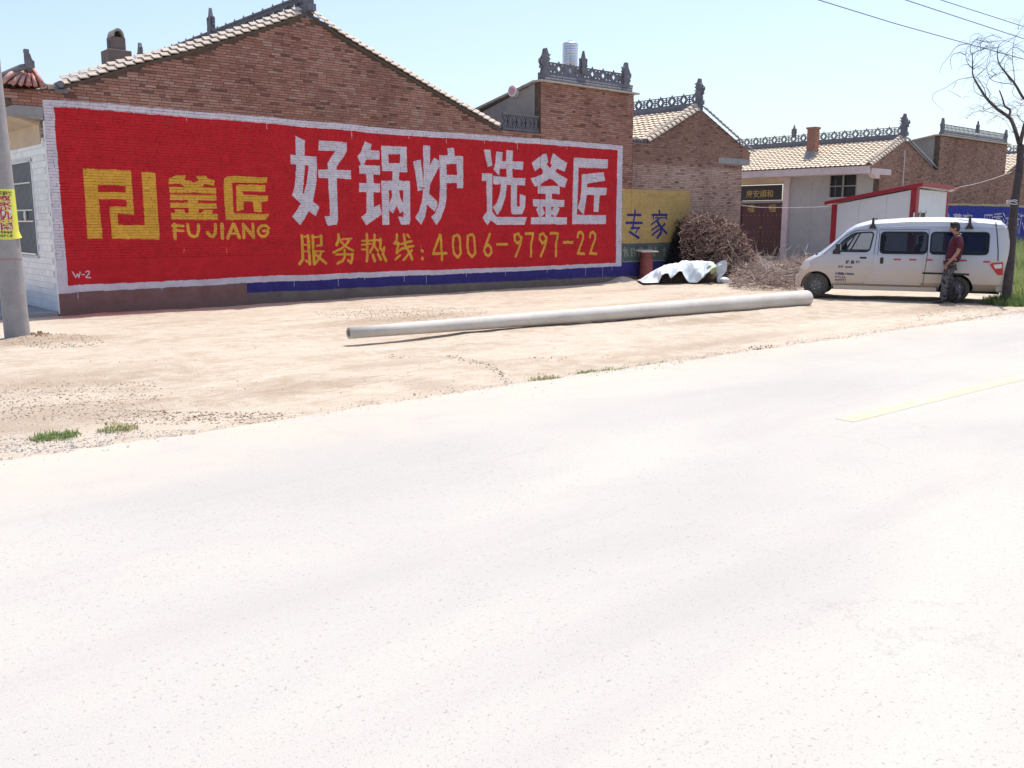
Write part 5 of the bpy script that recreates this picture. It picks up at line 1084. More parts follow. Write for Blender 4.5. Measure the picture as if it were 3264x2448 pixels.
mb = MB(); pts = [Vector((-.55, .38 + .18 * math.cos(a), 1.05 + .17 * math.sin(a))) + Vector((-.10 * math.sin(a), 0, 0)) for a in [2 * math.pi * i / 24 for i in range(25)]]; mb.tube(pts, .014, 6); mb.tube([(-.3, .38, .95), (-.55, .38, 1.05)], .025, 6); mb.build('steering_wheel', M_BLACK, VAN)
# lettering on the driver's door
m_ink = plain('blue_black_lettering', (.05, .05, .10), .5, .2, 9, None, 0)
def on_side(txt, size, x, z, col=m_ink, sx_=1.0): 
    glyph(txt, size, 0, col, VAN, None, (1, 0, 0), (0, 0, 1), 'door_lettering', .003, 'LEFT', lambda a, b_, c_: Vector((x - a, hw(x - a, z + b_) + .008, z + b_)), sx_)
on_side('武 昊 运', .085, -.62, .79); on_side('8177', .055, -.47, .70); on_side('0017999', .042, -.62, .695)
on_side('总质量:1720KG', .062, -.41, .535); on_side('核载: 5人', .06, -.41, .455); on_side('个体部门', .06, -.41, .385)

# ================================================================== the man
def skin(name, nodes, edges, mat, parent, root=0, sub=2, smooth=True):
    me = bpy.data.meshes.new(name); me.from_pydata([n[0] for n in nodes], edges, [])
    o = bpy.data.objects.new(name, me); COL.objects.link(o)
    o.modifiers.new('skin', 'SKIN').use_smooth_shade = True
    if not me.skin_vertices: 
        bm = bmesh.new(); bm.from_mesh(me); bm.verts.layers.skin.verify(); bm.to_mesh(me); bm.free()
    for i, n in enumerate(nodes):
        r = n[1]; me.skin_vertices[0].data[i].radius = r if isinstance(r, tuple) else (r, r); me.skin_vertices[0].data[i].use_root = (i == root)
    s = o.modifiers.new('sub', 'SUBSURF'); s.levels = sub; s.render_levels = sub
    dg = bpy.context.evaluated_depsgraph_get(); m2 = bpy.data.meshes.new_from_object(o.evaluated_get(dg)); bpy.data.objects.remove(o)
    m2.materials.clear(); m2.materials.append(mat); m2.name = name
    for p_ in m2.polygons: p_.use_smooth = True; p_.material_index = 0
    o = bpy.data.objects.new(name, m2); link(o, parent); return o
MAN = thing('person', 'man in burgundy polo shirt and camouflage trousers walking along the white van', 'person')
fp = on_z(2990, 966, .0)
fw = (-CR * .93 + CF * .30); fw.z = 0; fw.normalize(); lf = Vector((-fw.y, fw.x, 0))
MAN.matrix_world = Matrix.Translation((fp.x, fp.y, ground_h(fp.x, fp.y))) @ Matrix((fw, lf, Vector((0, 0, 1)))).transposed().to_4x4()
M_SKIN = plain('tanned_skin', (.36, .19, .125), .55, .15, 14, (.30, .15, .10), .1, .001)
M_HAIR = plain('black_hair', (.018, .015, .015), .55, .3, 40, None, .6, .004)
M_SHIRT = plain('burgundy_polo', (.095, .013, .032), .9, .25, 9, (.062, .009, .022), .4, .003)
m_camo, nt, b = newmat('camouflage_cloth'); v = N(nt, 'ShaderNodeTexCoord').outputs['Object']
n1 = tex(nt, v, 9, 3, .5, dist=.5); n2 = tex(nt, v, 14, 2, .5); 
c = mix(nt, math_(nt, 'GREATER_THAN', n1.outputs[0], .5), (.055, .05, .06), (.12, .11, .115)); c = mix(nt, math_(nt, 'GREATER_THAN', n2.outputs[0], .57), c, (.022, .02, .03)); L(nt, c, b.inputs['Base Color']); b.inputs['Roughness'].default_value = .95
bump(nt, tex(nt, v, 22, 4, .6).outputs[0], .6, .01, b)
M_SHOE = plain('dark_shoe', (.05, .035, .04), .6, .3, 12)
# joints: x forward, y left, z up.  the man leans back slightly, weight on the left (near) leg
HC = (-.205, 0, .93); 
body = [((-.20, 0, .92), (.125, .15)), ((-.235, 0, 1.08), (.105, .135)), ((-.27, 0, 1.25), (.115, .155)), ((-.285, 0, 1.39), (.09, .14)), ((-.265, 0, 1.475), .058), ((-.235, 0, 1.545), .056),
        ((-.205, 0, 1.625), (.082, .072)), ((-.205, 0, 1.68), (.078, .068)),
        ((-.285, .165, 1.395), .056), ((-.30, .215, 1.27), .047), ((-.28, .235, 1.12), .042), ((-.205, .235, 1.0), .036), ((-.115, .215, .885), .026), ((-.08, .205, .835), (.016, .034)),
        ((-.285, -.165, 1.395), .056), ((-.30, -.215, 1.27), .047), ((-.29, -.23, 1.11), .040), ((-.25, -.22, .98), .034), ((-.20, -.21, .86), .025), ((-.18, -.205, .81), (.016, .034)),
        ((-.175, .09, .84), .088), ((-.12, .095, .66), .07), ((-.085, .095, .49), .052), ((-.09, .095, .33), .05), ((-.07, .095, .10), .034), ((-.05, .095, .05), .036), ((.05, .10, .028), .028),
        ((-.19, -.09, .84), .088), ((-.18, -.09, .66), .07), ((-.19, -.085, .50), .052), ((-.28, -.085, .37), .05), ((-.41, -.08, .20), .034), ((-.44, -.08, .15), .036), ((-.40, -.08, .07), .028)]
be = [(0, 1), (1, 2), (2, 3), (3, 4), (4, 5), (5, 6), (6, 7), (3, 8), (8, 9), (9, 10), (10, 11), (11, 12), (12, 13), (3, 14), (14, 15), (15, 16), (16, 17), (17, 18), (18, 19), (0, 20), (20, 21), (21, 22), (22, 23), (23, 24), (24, 25), (25, 26), (0, 27), (27, 28), (28, 29), (29, 30), (30, 31), (31, 32), (32, 33)]
# face and ears, fingers grown from the same skeleton
def addn(n, r, parent_i): body.append((n, r)); be.append((parent_i, len(body) - 1)); return len(body) - 1
k = addn((-.118, 0, 1.60), .030, 6); addn((-.098, 0, 1.585), .014, k)      # nose bridge, tip
addn((-.140, 0, 1.545), .034, 6)                                           # chin
skin('body', body, be, M_SKIN, MAN, 0, 2)
for s, hx, hy, hz, dx in ((1, -.073, .205, .82, .02), (-1, -.173, -.205, .795, .02)):
    for i, (oy, ln) in enumerate(((-.030, .070), (-.010, .080), (.010, .075), (.028, .060))):
        nd = [((hx - .01 + i * .0, hy + oy * .35, hz + .01), .011), ((hx + dx * .6 - i * .012 + .014, hy + oy * .3, hz - ln * .55), .0095), ((hx + dx * .4 - i * .012 + .005, hy - s * .012, hz - ln), .0075)]
        skin('finger', nd, [(0, 1), (1, 2)], M_SKIN, MAN, 0, 1)
    skin('thumb', [((hx + .01, hy - s * .01, hz + .03), .012), ((hx + .035, hy - s * .02, hz - .005), .010), ((hx + .03, hy - s * .025, hz - .03), .008)], [(0, 1), (1, 2)], M_SKIN, MAN, 0, 1)
for s in (1, -1):
    mb = MB(); mb.ball((-.212, s * .078, 1.60), .028, 5, (.8, .35, 1.15)); mb.build('ear', M_SKIN, MAN, smooth=True)
    mb = MB(); mb.ball((-.132, s * .030, 1.622), .010, 5, (.6, 1, .7)); mb.build('eye', M_BLACK, MAN, smooth=True)
mb = MB(); mb.box(-.128, -.120, -.020, .020, 1.562, 1.568); mb.build('mouth', plain('lip', (.25, .08, .07), .5, .1, 9), MAN)
# hair cap: short, fuller on top
hb = MB(); n = 14; vs = []; 
hb.ball((-.215, 0, 1.665), .092, 9, (1.08, .93, .92)); hb.ball((-.248, 0, 1.625), .084, 8, (.85, 1.0, 1.15)); hb.ball((-.17, 0, 1.715), .055, 7, (1.2, 1.15, .6))
rng = random.Random(3)
for i in range(150):
    a = rng.uniform(0, 2 * math.pi); e = rng.uniform(.15, 1.5); d = Vector((math.cos(a) * math.cos(e), math.sin(a) * math.cos(e), math.sin(e)))
    p0 = Vector((-.215, 0, 1.665)) + Vector((d.x * .095, d.y * .083, d.z * .082)); hb.tube([p0, p0 + d * .012 + Vector((.008, 0, .0))], [.006, .002], 4, cap=False)
hb.build('hair', M_HAIR, MAN, smooth=True, fix=False)
# polo shirt
sh = [((-.195, 0, .87), (.150, .178)), ((-.235, 0, 1.06), (.135, .165)), ((-.27, 0, 1.24), (.140, .178)), ((-.285, 0, 1.37), (.110, .155)), ((-.268, 0, 1.445), .074),
      ((-.287, .165, 1.395), .072), ((-.305, .225, 1.27), .070), ((-.30, .238, 1.17), .066), ((-.287, -.165, 1.395), .072), ((-.295, -.225, 1.27), .070), ((-.28, -.235, 1.17), .066)]
skin('polo_shirt', sh, [(0, 1), (1, 2), (2, 3), (3, 4), (3, 5), (5, 6), (6, 7), (3, 8), (8, 9), (9, 10)], M_SHIRT, MAN, 0, 2)
mb = MB(); pts = [(-.265 + .068 * math.cos(a), .068 * math.sin(a), 1.475 - .018 * math.cos(a)) for a in [2 * math.pi * i / 20 for i in range(21)]]; mb.tube(pts, .015, 6); mb.build('collar', M_SHIRT, MAN, smooth=True)
mb = MB(); mb.tube(pts[8:13], .017, 6); mb.build('collar_edge', M_WHITE, MAN, smooth=True)
# trousers
tr = [((-.20, 0, .93), (.128, .158)), ((-.175, .09, .83), .110), ((-.12, .095, .66), .095), ((-.085, .095, .49), .082), ((-.095, .095, .33), .082), ((-.075, .095, .12), .078), ((-.07, .095, .07), .074),
      ((-.19, -.09, .83), .110), ((-.18, -.09, .66), .095), ((-.19, -.085, .50), .082), ((-.28, -.085, .37), .080), ((-.40, -.08, .22), .076), ((-.425, -.08, .18), .072)]
skin('camouflage_trousers', tr, [(0, 1), (1, 2), (2, 3), (3, 4), (4, 5), (5, 6), (0, 7), (7, 8), (8, 9), (9, 10), (10, 11), (11, 12)], m_camo, MAN, 0, 2)
skin('shoe', [((-.10, .095, .045), (.045, .045)), ((-.02, .098, .042), (.044, .040)), ((.10, .102, .030), (.040, .028)), ((.15, .103, .024), (.028, .02))], [(0, 1), (1, 2), (2, 3)], M_SHOE, MAN, 0, 2)
skin('shoe', [((-.475, -.08, .165), (.044, .045)), ((-.44, -.08, .10), (.042, .042)), ((-.37, -.08, .035), (.038, .03)), ((-.325, -.08, .018), (.028, .018))], [(0, 1), (1, 2), (2, 3)], M_SHOE, MAN, 0, 2)
mb = MB(); pts = [(-.205 + .135 * math.cos(a), .163 * math.sin(a), .915) for a in [2 * math.pi * i / 24 for i in range(25)]]; mb.tube(pts, .018, 6); mb.build('belt', M_BLACK, MAN)

# ================================================================== standing concrete pole with poster
PL = thing('utility_pole', 'upright round concrete pole at the left edge with a yellow poster wrapped round it', 'pole')
pb = on_z(57, 1083, 0); pb.z = 0
lean = Vector((-.010, .012, 1)).normalized(); PR0 = .172
def pole_c(z): return Vector((pb.x, pb.y, 0)) + lean * z
mb = MB(); mb.tube([pole_c(-.4), pole_c(0), pole_c(3), pole_c(6), pole_c(9.5)], [PR0 + .002, PR0, PR0 - 3 / 150, PR0 - 6 / 150, PR0 - 9.5 / 150], 48); mb.build('shaft', M_CONC, PL, smooth=True)
mb = MB(); mb.tube([pole_c(1.17), pole_c(1.185)], PR0 - .0052, 48); mb.build('red_ring', plain('faded_red_mark', (.42, .18, .17), .8, .3, 20), PL)
cam_ang = math.atan2(CLOC.y - pb.y, CLOC.x - pb.x)
def pole_pt(s, z, off):   # s = arc length from the side facing the camera
    r = PR0 - z / 150; a = cam_ang + s / r; c_ = pole_c(z); return c_ + Vector((math.cos(a), math.sin(a), 0)) * (r + off)
zt, zb = on_z(0, 0, 0).z, 0
dist = (pb - CLOC).dot(CF); ztop_, zbot_ = at_d(30, 606, dist).z, at_d(45, 758, dist).z
PO = bpy.data.objects.new('poster', None); link(PO, PL)
m_post, nt, b = newmat('yellow_poster_paper'); v = pos(nt); L(nt, mix(nt, ramp(nt, tex(nt, v, 6, 5, .6).outputs[0], .4, .6), (.72, .66, .08), (.62, .68, .10)), b.inputs['Base Color']); b.inputs['Roughness'].default_value = .5
mb = MB(); nx, nz = 24, 16; vs = []
for j in range(nz + 1):
    for i in range(nx + 1):
        s = -.22 + .44 * i / nx; z = zbot_ + (ztop_ - zbot_) * j / nz; off = .003
        if j < 3: e = (3 - j) / 3; off += .02 * e * e * max(0, (s - .04) / .18) * 1.6; z -= .035 * e * math.cos(s * 9) * .6
        vs.append(pole_pt(s, z, off))
mb.add(vs, [(j * (nx + 1) + i, j * (nx + 1) + i + 1, (j + 1) * (nx + 1) + i + 1, (j + 1) * (nx + 1) + i) for j in range(nz) for i in range(nx)]); mb.build('poster_sheet', m_post, PO, smooth=True)
M_PRED = plain('poster_red', (.50, .03, .08), .5, .2, 9, None, 0); M_PBLK = plain('poster_black', (.03, .04, .02), .5, .2, 9, None, 0); M_PWHT = plain('poster_white', (.75, .72, .70), .5, .1, 9, None, 0)
H_ = ztop_ - zbot_
for i, ch in enumerate('聚优菌'):
    zc_ = ztop_ - H_ * (.345 + .245 * i)
    for mat_, of, dz in ((M_PWHT, .035, .0045), (M_PRED, .012, .0060)):
        glyph(ch, H_ * .27, 0, mat_, PO, None, (1, 0, 0), (0, 0, 1), 'poster_lettering', of * .25, 'CENTER', lambda a, b_, c_, zc_=zc_, dz=dz: pole_pt(a + .01, zc_ + b_, dz))
glyph('聚鑫科技', H_ * .10, 0, M_PBLK, PO, None, (1, 0, 0), (0, 0, 1), 'poster_lettering', .002, 'CENTER', lambda a, b_, c_: pole_pt(a, ztop_ - H_ * .13 + b_, .0055))
glyph('联系电话', H_ * .055, 0, M_PBLK, PO, None, (1, 0, 0), (0, 0, 1), 'poster_lettering', .001, 'CENTER', lambda a, b_, c_: pole_pt(a, ztop_ - H_ * .90 + b_, .0055))
glyph('专业植保服务', H_ * .055, 0, M_PBLK, PO, None, (1, 0, 0), (0, 0, 1), 'poster_lettering', .001, 'CENTER', lambda a, b_, c_: pole_pt(a, ztop_ - H_ * .97 + b_, .0055))

# ================================================================== concrete pole lying on the earth
a, c_ = on_z(1118, 1104, .0), on_z(2585, 976, .02)
R1, R2 = .082, .168
LP = thing('concrete_pole', 'long tapered concrete pole lying on the bare earth, its thick end near the van', 'pole')
d = (c_ - a); d.z = 0; d.normalize(); nrm = Vector((-d.y, d.x, 0))
A0 = a + nrm * R1 * .6; A0.z = .10 + R1; B0 = c_ + nrm * R2 * .6; B0.z = ground_h(c_.x, c_.y) + R2 - .03
mb = MB(); n = 12; P_ = [A0.lerp(B0, i / n) for i in range(n + 1)]; mb.tube([P_[0] + (P_[1] - P_[0]).normalized() * 0.0] + P_[1:-1] + [P_[-1] - d * .03, P_[-1]], [R1 + (R2 - R1) * i / n for i in range(n)] + [R2, R2 - .025], 48, cap=True)
mb.build('shaft', plain('spun_concrete_pole', (.56, .525, .475), .8, .2, 2, (.44, .40, .35), .35, .003, sc=(1, 1, 2)), LP, smooth=False)
sh_ = LP.children[0]
for p_ in sh_.data.polygons: p_.use_smooth = len(p_.vertices) == 4
mb = MB(); 
mb.tube([A0 - d * .003, A0 + d * .01], R1 * .62, 20); mb.build('hollow_end', plain('earth_filled_bore', (.20, .17, .15), .95, .3, 20), LP)

# ================================================================== rusty drum with a board on it
p = on_z(2037, 886, .10); DR = thing('drum', 'tapered rust red drum standing against the blue base of the ochre painted wall', 'drum', (p.x, min(p.y, -.30), .09))
mb = MB(); mb.lathe([(.0, 0), (.235, 0), (.24, .02), (.24, .10), (.232, .12), (.225, .40), (.215, .60), (.19, .74), (.185, .80), (.17, .80), (.165, .75)], (0, 0, 0), 36); mb.v = [(x * .86, y * .86, z) for x, y, z in mb.v]; mb.build('drum_body', plain('red_rusty_metal', (.27, .06, .045), .75, .4, 6, (.14, .04, .032), .3, .004), DR, smooth=True)
mb = MB(); mb.tube([(0, 0, .12), (0, 0, .135)], .209, 36); mb.tube([(0, 0, .62), (0, 0, .635)], .190, 36); mb.build('hoop', plain('dark_rust', (.12, .05, .04), .8, .3, 9), DR)
BD = thing('board', 'pale wooden board laid across the top of the rust red drum', 'board', (p.x + .02, min(p.y, -.30), .892)); mb = MB(); mb.box(-.31, .27, -.20, .18, 0, .028); mb.build('board_panel', plain('pale_board', (.60, .50, .42), .8, .2, 8), BD, bevel=.004); BD.rotation_euler = (0.10, .0, -.25)

# ================================================================== tarpaulin heap
rng = random.Random(12)
mid = on_z(2165, 897, .08); gl, gr = on_z(2056, 897, .08), on_z(2290, 897, .08)
ax = (gr - gl); ax.z = 0; ax.normalize(); ay = Vector((-ax.y, ax.x, 0))
if ay.dot(CF) < 0: ay = -ay
def colx(px): g_ = on_z(px, 897, .08); return Vector((g_.x, g_.y, 0))
TOPC = [(2038, .02), (2056, .14), (2090, .36), (2120, .48), (2160, .53), (2170, .585), (2215, .60), (2240, .57), (2264, .53)]
HEMC = [(2038, .0), (2085, .0), (2097, .22), (2115, .23), (2122, .13), (2130, .20), (2142, .27), (2158, .27), (2168, .15), (2184, .0), (2205, .01), (2225, .12), (2240, .30), (2255, .40), (2264, .44)]
TP = thing('tarpaulin', 'crumpled white plastic sheet thrown over a low heap in front of the brushwood', 'tarpaulin')
NX, NY = 130, 56; vs = []
for j in range(NY + 1):
    for i in range(NX + 1):
        px = 2038 + (2264 - 2038) * i / NX; q = j / NY       # q: 0 front hem, ~.5 crest, 1 back on the ground
        zt, zh = interp(TOPC, px), interp(HEMC, px); s = i / NX
        if q < .5: e = q / .5; z = zh + (zt - zh) * (1 - (1 - e) ** 2.2); d_ = -.62 + .62 * e ** .9
        else: e = (q - .5) / .5; z = zt * (1 - e ** 1.8); d_ = .60 * e
        amp = min(1, z * 5) * (.22 + .78 * min(1, abs(q - .5) * 3.2))
        f = noise.noise((s * 7 + q * 3, q * 2.2, 3)) * .10 - abs(noise.noise((s * 6 - q * 5, q * 3.0, 7))) * .12 + noise.noise((s * 24, q * 9, 1)) * .018
        fold = abs(noise.noise((s * 11 - q * 4, q * 1.5 + 4, 5))) * .07
        z = max(.01 + .015 * abs(noise.noise((s * 30, q * 9, 5))), z + (f + .035 + fold * .6) * amp)
        vs.append(colx(px) + ay * (d_ + .10 * noise.noise((s * 9, q * 3, 11)) - fold * amp) + Vector((0, 0, z + .07)))
mb = MB(); mb.add(vs, [(j * (NX + 1) + i, j * (NX + 1) + i + 1, (j + 1) * (NX + 1) + i + 1, (j + 1) * (NX + 1) + i) for j in range(NY) for i in range(NX)])
m_tarp = plain('white_plastic_sheet', (.66, .71, .74), .55, .15, 3, (.58, .64, .68), .25, .004)
o = mb.build('sheet', m_tarp, TP, smooth=True, fix=False); so = o.modifiers.new('s', 'SOLIDIFY'); so.thickness = .006
mb = MB()
for px, h in ((2075, .16), (2100, .26), (2125, .34), (2150, .38), (2178, .40), (2205, .40), (2232, .38), (2256, .34), (2275, .26)):
    c0 = colx(px) + ay * .02; mb.ball((c0.x, c0.y, .05), .42, 8, (.62, .95, h / .42))
HP = mb.build('earth_heap', plain('dark_debris', (.06, .04, .035), .95, .4, 8, (.11, .075, .055), .8, .03), None)
tag(HP, 'dark earth and rubbish showing under the white plastic sheet', 'heap', kind='stuff')
mb = MB()
for k in range(90):
    px = rng.choice((rng.uniform(2092, 2172), rng.uniform(2212, 2268))); c0 = colx(px) + ay * rng.uniform(-.46, -.30); h = rng.uniform(.08, .28)
    d_ = Vector((rng.uniform(-1, 1), rng.uniform(-1, 1), rng.uniform(-.2, .6))).normalized() * rng.uniform(.04, .13); mb.bar(c0 + Vector((0, 0, h)), c0 + d_ + Vector((0, 0, h)), rng.uniform(.008, .03), .015)
o = mb.build('debris', plain('dark_wood_scrap', (.16, .10, .07), .9, .4, 12, (.07, .05, .04)), None, fix=False); tag(o, 'broken wood scraps in the openings under the white sheet', 'debris', kind='stuff')
SKB = thing('plastic_bag', 'yellow and green plastic bag poking out at the right end of the white sheet', 'bag')
c0 = colx(2256) + ay * -.42; mb = MB(); mb.ball((c0.x, c0.y, .46), .15, 10, (1.1, .6, .75)); mb.v = [(x + .04 * noise.noise((x * 9, y * 9, z * 9)), y + .04 * noise.noise((x * 9, y * 9, z * 9 + 5)), z + .05 * noise.noise((x * 8, y * 8, z * 8 + 9))) for x, y, z in mb.v]
mb.build('bag_body', plain('green_yellow_plastic', (.52, .56, .14), .35, .3, 5, (.10, .34, .18), .3, .005), SKB, smooth=True)
SK2 = thing('sack', 'pale blue white sack standing upright at the right end of the plastic sheet', 'sack')
mb = MB(); mb.ball((0, 0, .30), .34, 18, (.26, .36, .93)); mb.v = [(x * (1.25 - .55 * z) + .20 * noise.noise((x * 3, y * 6, z * 4)) + .03 * noise.noise((x * 18, y * 9, z * 7)), y + .10 * noise.noise((x * 9 + 9, y * 4, z * 3)), max(0, z + .05 * noise.noise((x * 9, y * 9, 2)))) for x, y, z in mb.v]; mb.build('sack_body', m_tarp, SK2, smooth=True)
mb = MB(); mb.ball((.19, -.04, .05), .17, 8, (1, .8, .7)); mb.v = [(x + .04 * noise.noise((x * 9, y * 9, z * 5)), y, max(0, z)) for x, y, z in mb.v]; mb.build('sack_fold', m_tarp, SK2, smooth=True)
c0 = colx(2282) + ay * -.38; SK2.location = (c0.x, c0.y, .07); SK2.rotation_euler = (.05, .08, 0)
# loose planks and cardboard sticking up behind the sheet
c0 = on_z(2170, 880, .1); WD = thing('scrap_wood', 'small heap of pale splintered wood rising behind the white sheet', 'wood')
for k in range(12):
    mb = MB(); a_ = rng.uniform(0, 6.28); L_ = rng.uniform(.25, .62); ba = Vector((c0.x + rng.uniform(-.2, .2), c0.y + .5 + rng.uniform(-.1, .1), .35)); mb.bar(ba, ba + Vector((math.cos(a_) * .35, math.sin(a_) * .1, .75)).normalized() * L_, rng.uniform(.02, .08), .012); mb.build('plank', M_WOOD, WD)
# grey crate behind
q = on_z(2102, 868, .12); CRT = thing('crate', 'grey plastic crate tilted between the drum and the white sheet', 'crate', (q.x + .55, -.45, .34), -.2); CRT.rotation_euler = (.15, -.22, -.2)
M_CR = plain('grey_plastic', (.12, .125, .15), .5, .2, 8)
for s in (-1, 1):
    for k in range(4):
        mb = MB(); z = .04 + k * .075; mb.box(-.26, .26, s * .17 - .008, s * .17 + .008, z - .02, z + .02); mb.build('slat', M_CR, CRT)
    mb = MB(); mb.box(s * .26 - .01, s * .26 + .01, -.17, .17, 0, .30); mb.build('end_panel', M_CR, CRT)
    for x in (-.255, -.09, .09, .255): mb = MB(); mb.box(x - .012, x + .012, s * .18 - .004, s * .18 + .006, 0, .30); mb.build('rib', M_STEEL if x < -.2 else M_CR, CRT)
mb = MB(); mb.box(-.26, .26, -.17, .17, 0, .012); mb.build('crate_base', M_CR, CRT)

# ================================================================== brushwood heap
def bark(name, c1, c2):
    m, nt, b = newmat(name); g = N(nt, 'ShaderNodeNewGeometry'); L(nt, mix(nt, g.outputs['Random Per Island'], c1, c2), b.inputs['Base Color']); b.inputs['Roughness'].default_value = .85; return m
m_st = bark('dry_twig', (.05, .026, .022), (.47, .31, .25)); m_st2 = bark('dry_branch', (.08, .05, .045), (.48, .37, .32))
HY = -.95
HPR = [(2205, 888), (2196, 840), (2189, 790), (2190, 752), (2203, 720), (2225, 698), (2255, 687), (2290, 691), (2318, 708), (2345, 738), (2370, 782), (2392, 825), (2415, 868), (2425, 890)]
PX = [(on_y(px, py, HY - .15).x, on_y(px, py, HY - .15).z) for px, py in HPR[4:]]; PX = [(PX[0][0] - .08, .9)] + PX
def twig(mb, c, d, l, r, bend, rng, n=3, sides=3):
    pts = []; d = d.normalized(); b_ = Vector((rng.gauss(0, 1), rng.gauss(0, 1), rng.gauss(0, .6))) * bend
    for i in range(n + 1):
        t = i / n - .5; pts.append(c + d * (l * t) + b_ * (t * t * l))
    for p_ in pts: p_.z = max(p_.z, .02)
    mb.tube(pts, [r, r * .9, r * .7, r * .4][:n + 1], sides, cap=False)
rng = random.Random(77); mb = MB(); x0h, x1h = PX[0][0], PX[-1][0]
core = []
for k in range(7600):
    x = rng.uniform(x0h, x1h); H_ = max(.12, interp(PX, x) * (1.0 + .16 * noise.noise((x * 2.2, 3, 3)))); fi = rng.uniform(-.45, 1.0) * math.pi / 2; rr = rng.uniform(.74, 1.05); lf_ = min(1, .35 + (x - x0h) / .9)
    if rng.random() > .35 + H_ * .45: continue
    D_ = (.22 + .38 * H_) * lf_; y = HY - math.sin(fi) * D_ * rr * (1 if fi > 0 else .9); z = max(.03, H_ * max(0, math.cos(fi)) ** .75 * rr)
    if y > -.10: y = -.10 - rng.random() * .05
    c = Vector((x, y, z)); d = Vector((rng.gauss(0, 1), rng.gauss(0, .8), rng.gauss(0, .55)))
    twig(mb, c, d, rng.uniform(.07, .26), rng.uniform(.006, .017), rng.uniform(.1, .5), rng)
for k in range(260):
    x = rng.uniform(x0h, x1h); H_ = max(.12, interp(PX, x)); fi = rng.uniform(-.2, .9) * math.pi / 2; D_ = .22 + .38 * H_
    c = Vector((x, min(-.15, HY - math.sin(fi) * D_), max(.03, H_ * max(0, math.cos(fi)) ** .75))); out = Vector((rng.gauss(.2, .6), -math.sin(fi), math.cos(fi) * .8)).normalized()
    twig(mb, c + out * .08, out + Vector((rng.gauss(0, .5), rng.gauss(0, .5), rng.gauss(0, .3))), rng.uniform(.25, .6), rng.uniform(.005, .009), rng.uniform(.1, .5), rng)
o = mb.build('brushwood_heap', m_st, None, fix=False); tag(o, 'tall rounded heap of cut reddish twigs beside the brick wall, left of the maroon door', 'heap', kind='stuff')
# core coloured near-black for the shade between twigs; dark twigs against the wall
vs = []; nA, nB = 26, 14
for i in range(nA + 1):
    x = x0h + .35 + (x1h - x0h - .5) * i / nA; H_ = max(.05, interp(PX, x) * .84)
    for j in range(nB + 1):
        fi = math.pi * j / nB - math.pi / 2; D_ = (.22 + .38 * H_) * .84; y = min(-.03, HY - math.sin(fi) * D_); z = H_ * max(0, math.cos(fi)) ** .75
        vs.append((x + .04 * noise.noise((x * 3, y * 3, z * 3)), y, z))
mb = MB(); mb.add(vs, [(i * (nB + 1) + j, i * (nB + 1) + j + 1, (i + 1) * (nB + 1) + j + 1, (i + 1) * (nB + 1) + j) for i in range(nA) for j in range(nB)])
mb.build('brushwood_core', plain('heap_inner_shade', (.022, .013, .013), .95, .4, 20, (.012, .008, .008), .8, .03), o, smooth=True)['kind'] = 'stuff'
m_nearblack = bark('near_black_twig', (.010, .008, .012), (.045, .032, .034)); mb = MB()  # near-black twigs added to make the dark patch left of the heap
DARK_OUTLINE = [(2128, 885), (2135, 845), (2146, 800), (2158, 750), (2166, 712), (2190, 692), (2225, 680), (2260, 684), (2300, 700)]
PO_ = [(on_y(px, py, -.22).x, on_y(px, py, -.22).z) for px, py in DARK_OUTLINE]
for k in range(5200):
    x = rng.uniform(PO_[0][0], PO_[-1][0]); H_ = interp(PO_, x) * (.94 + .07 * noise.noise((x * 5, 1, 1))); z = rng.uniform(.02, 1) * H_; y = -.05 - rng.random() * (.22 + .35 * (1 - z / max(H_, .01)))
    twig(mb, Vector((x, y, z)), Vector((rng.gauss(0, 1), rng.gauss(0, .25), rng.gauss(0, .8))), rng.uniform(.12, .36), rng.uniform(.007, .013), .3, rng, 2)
ob = mb.build('near_black_brushwood', m_nearblack, None, fix=False); tag(ob, 'near-black twigs added against the wall behind and left of the reddish heap', 'brushwood', kind='stuff')
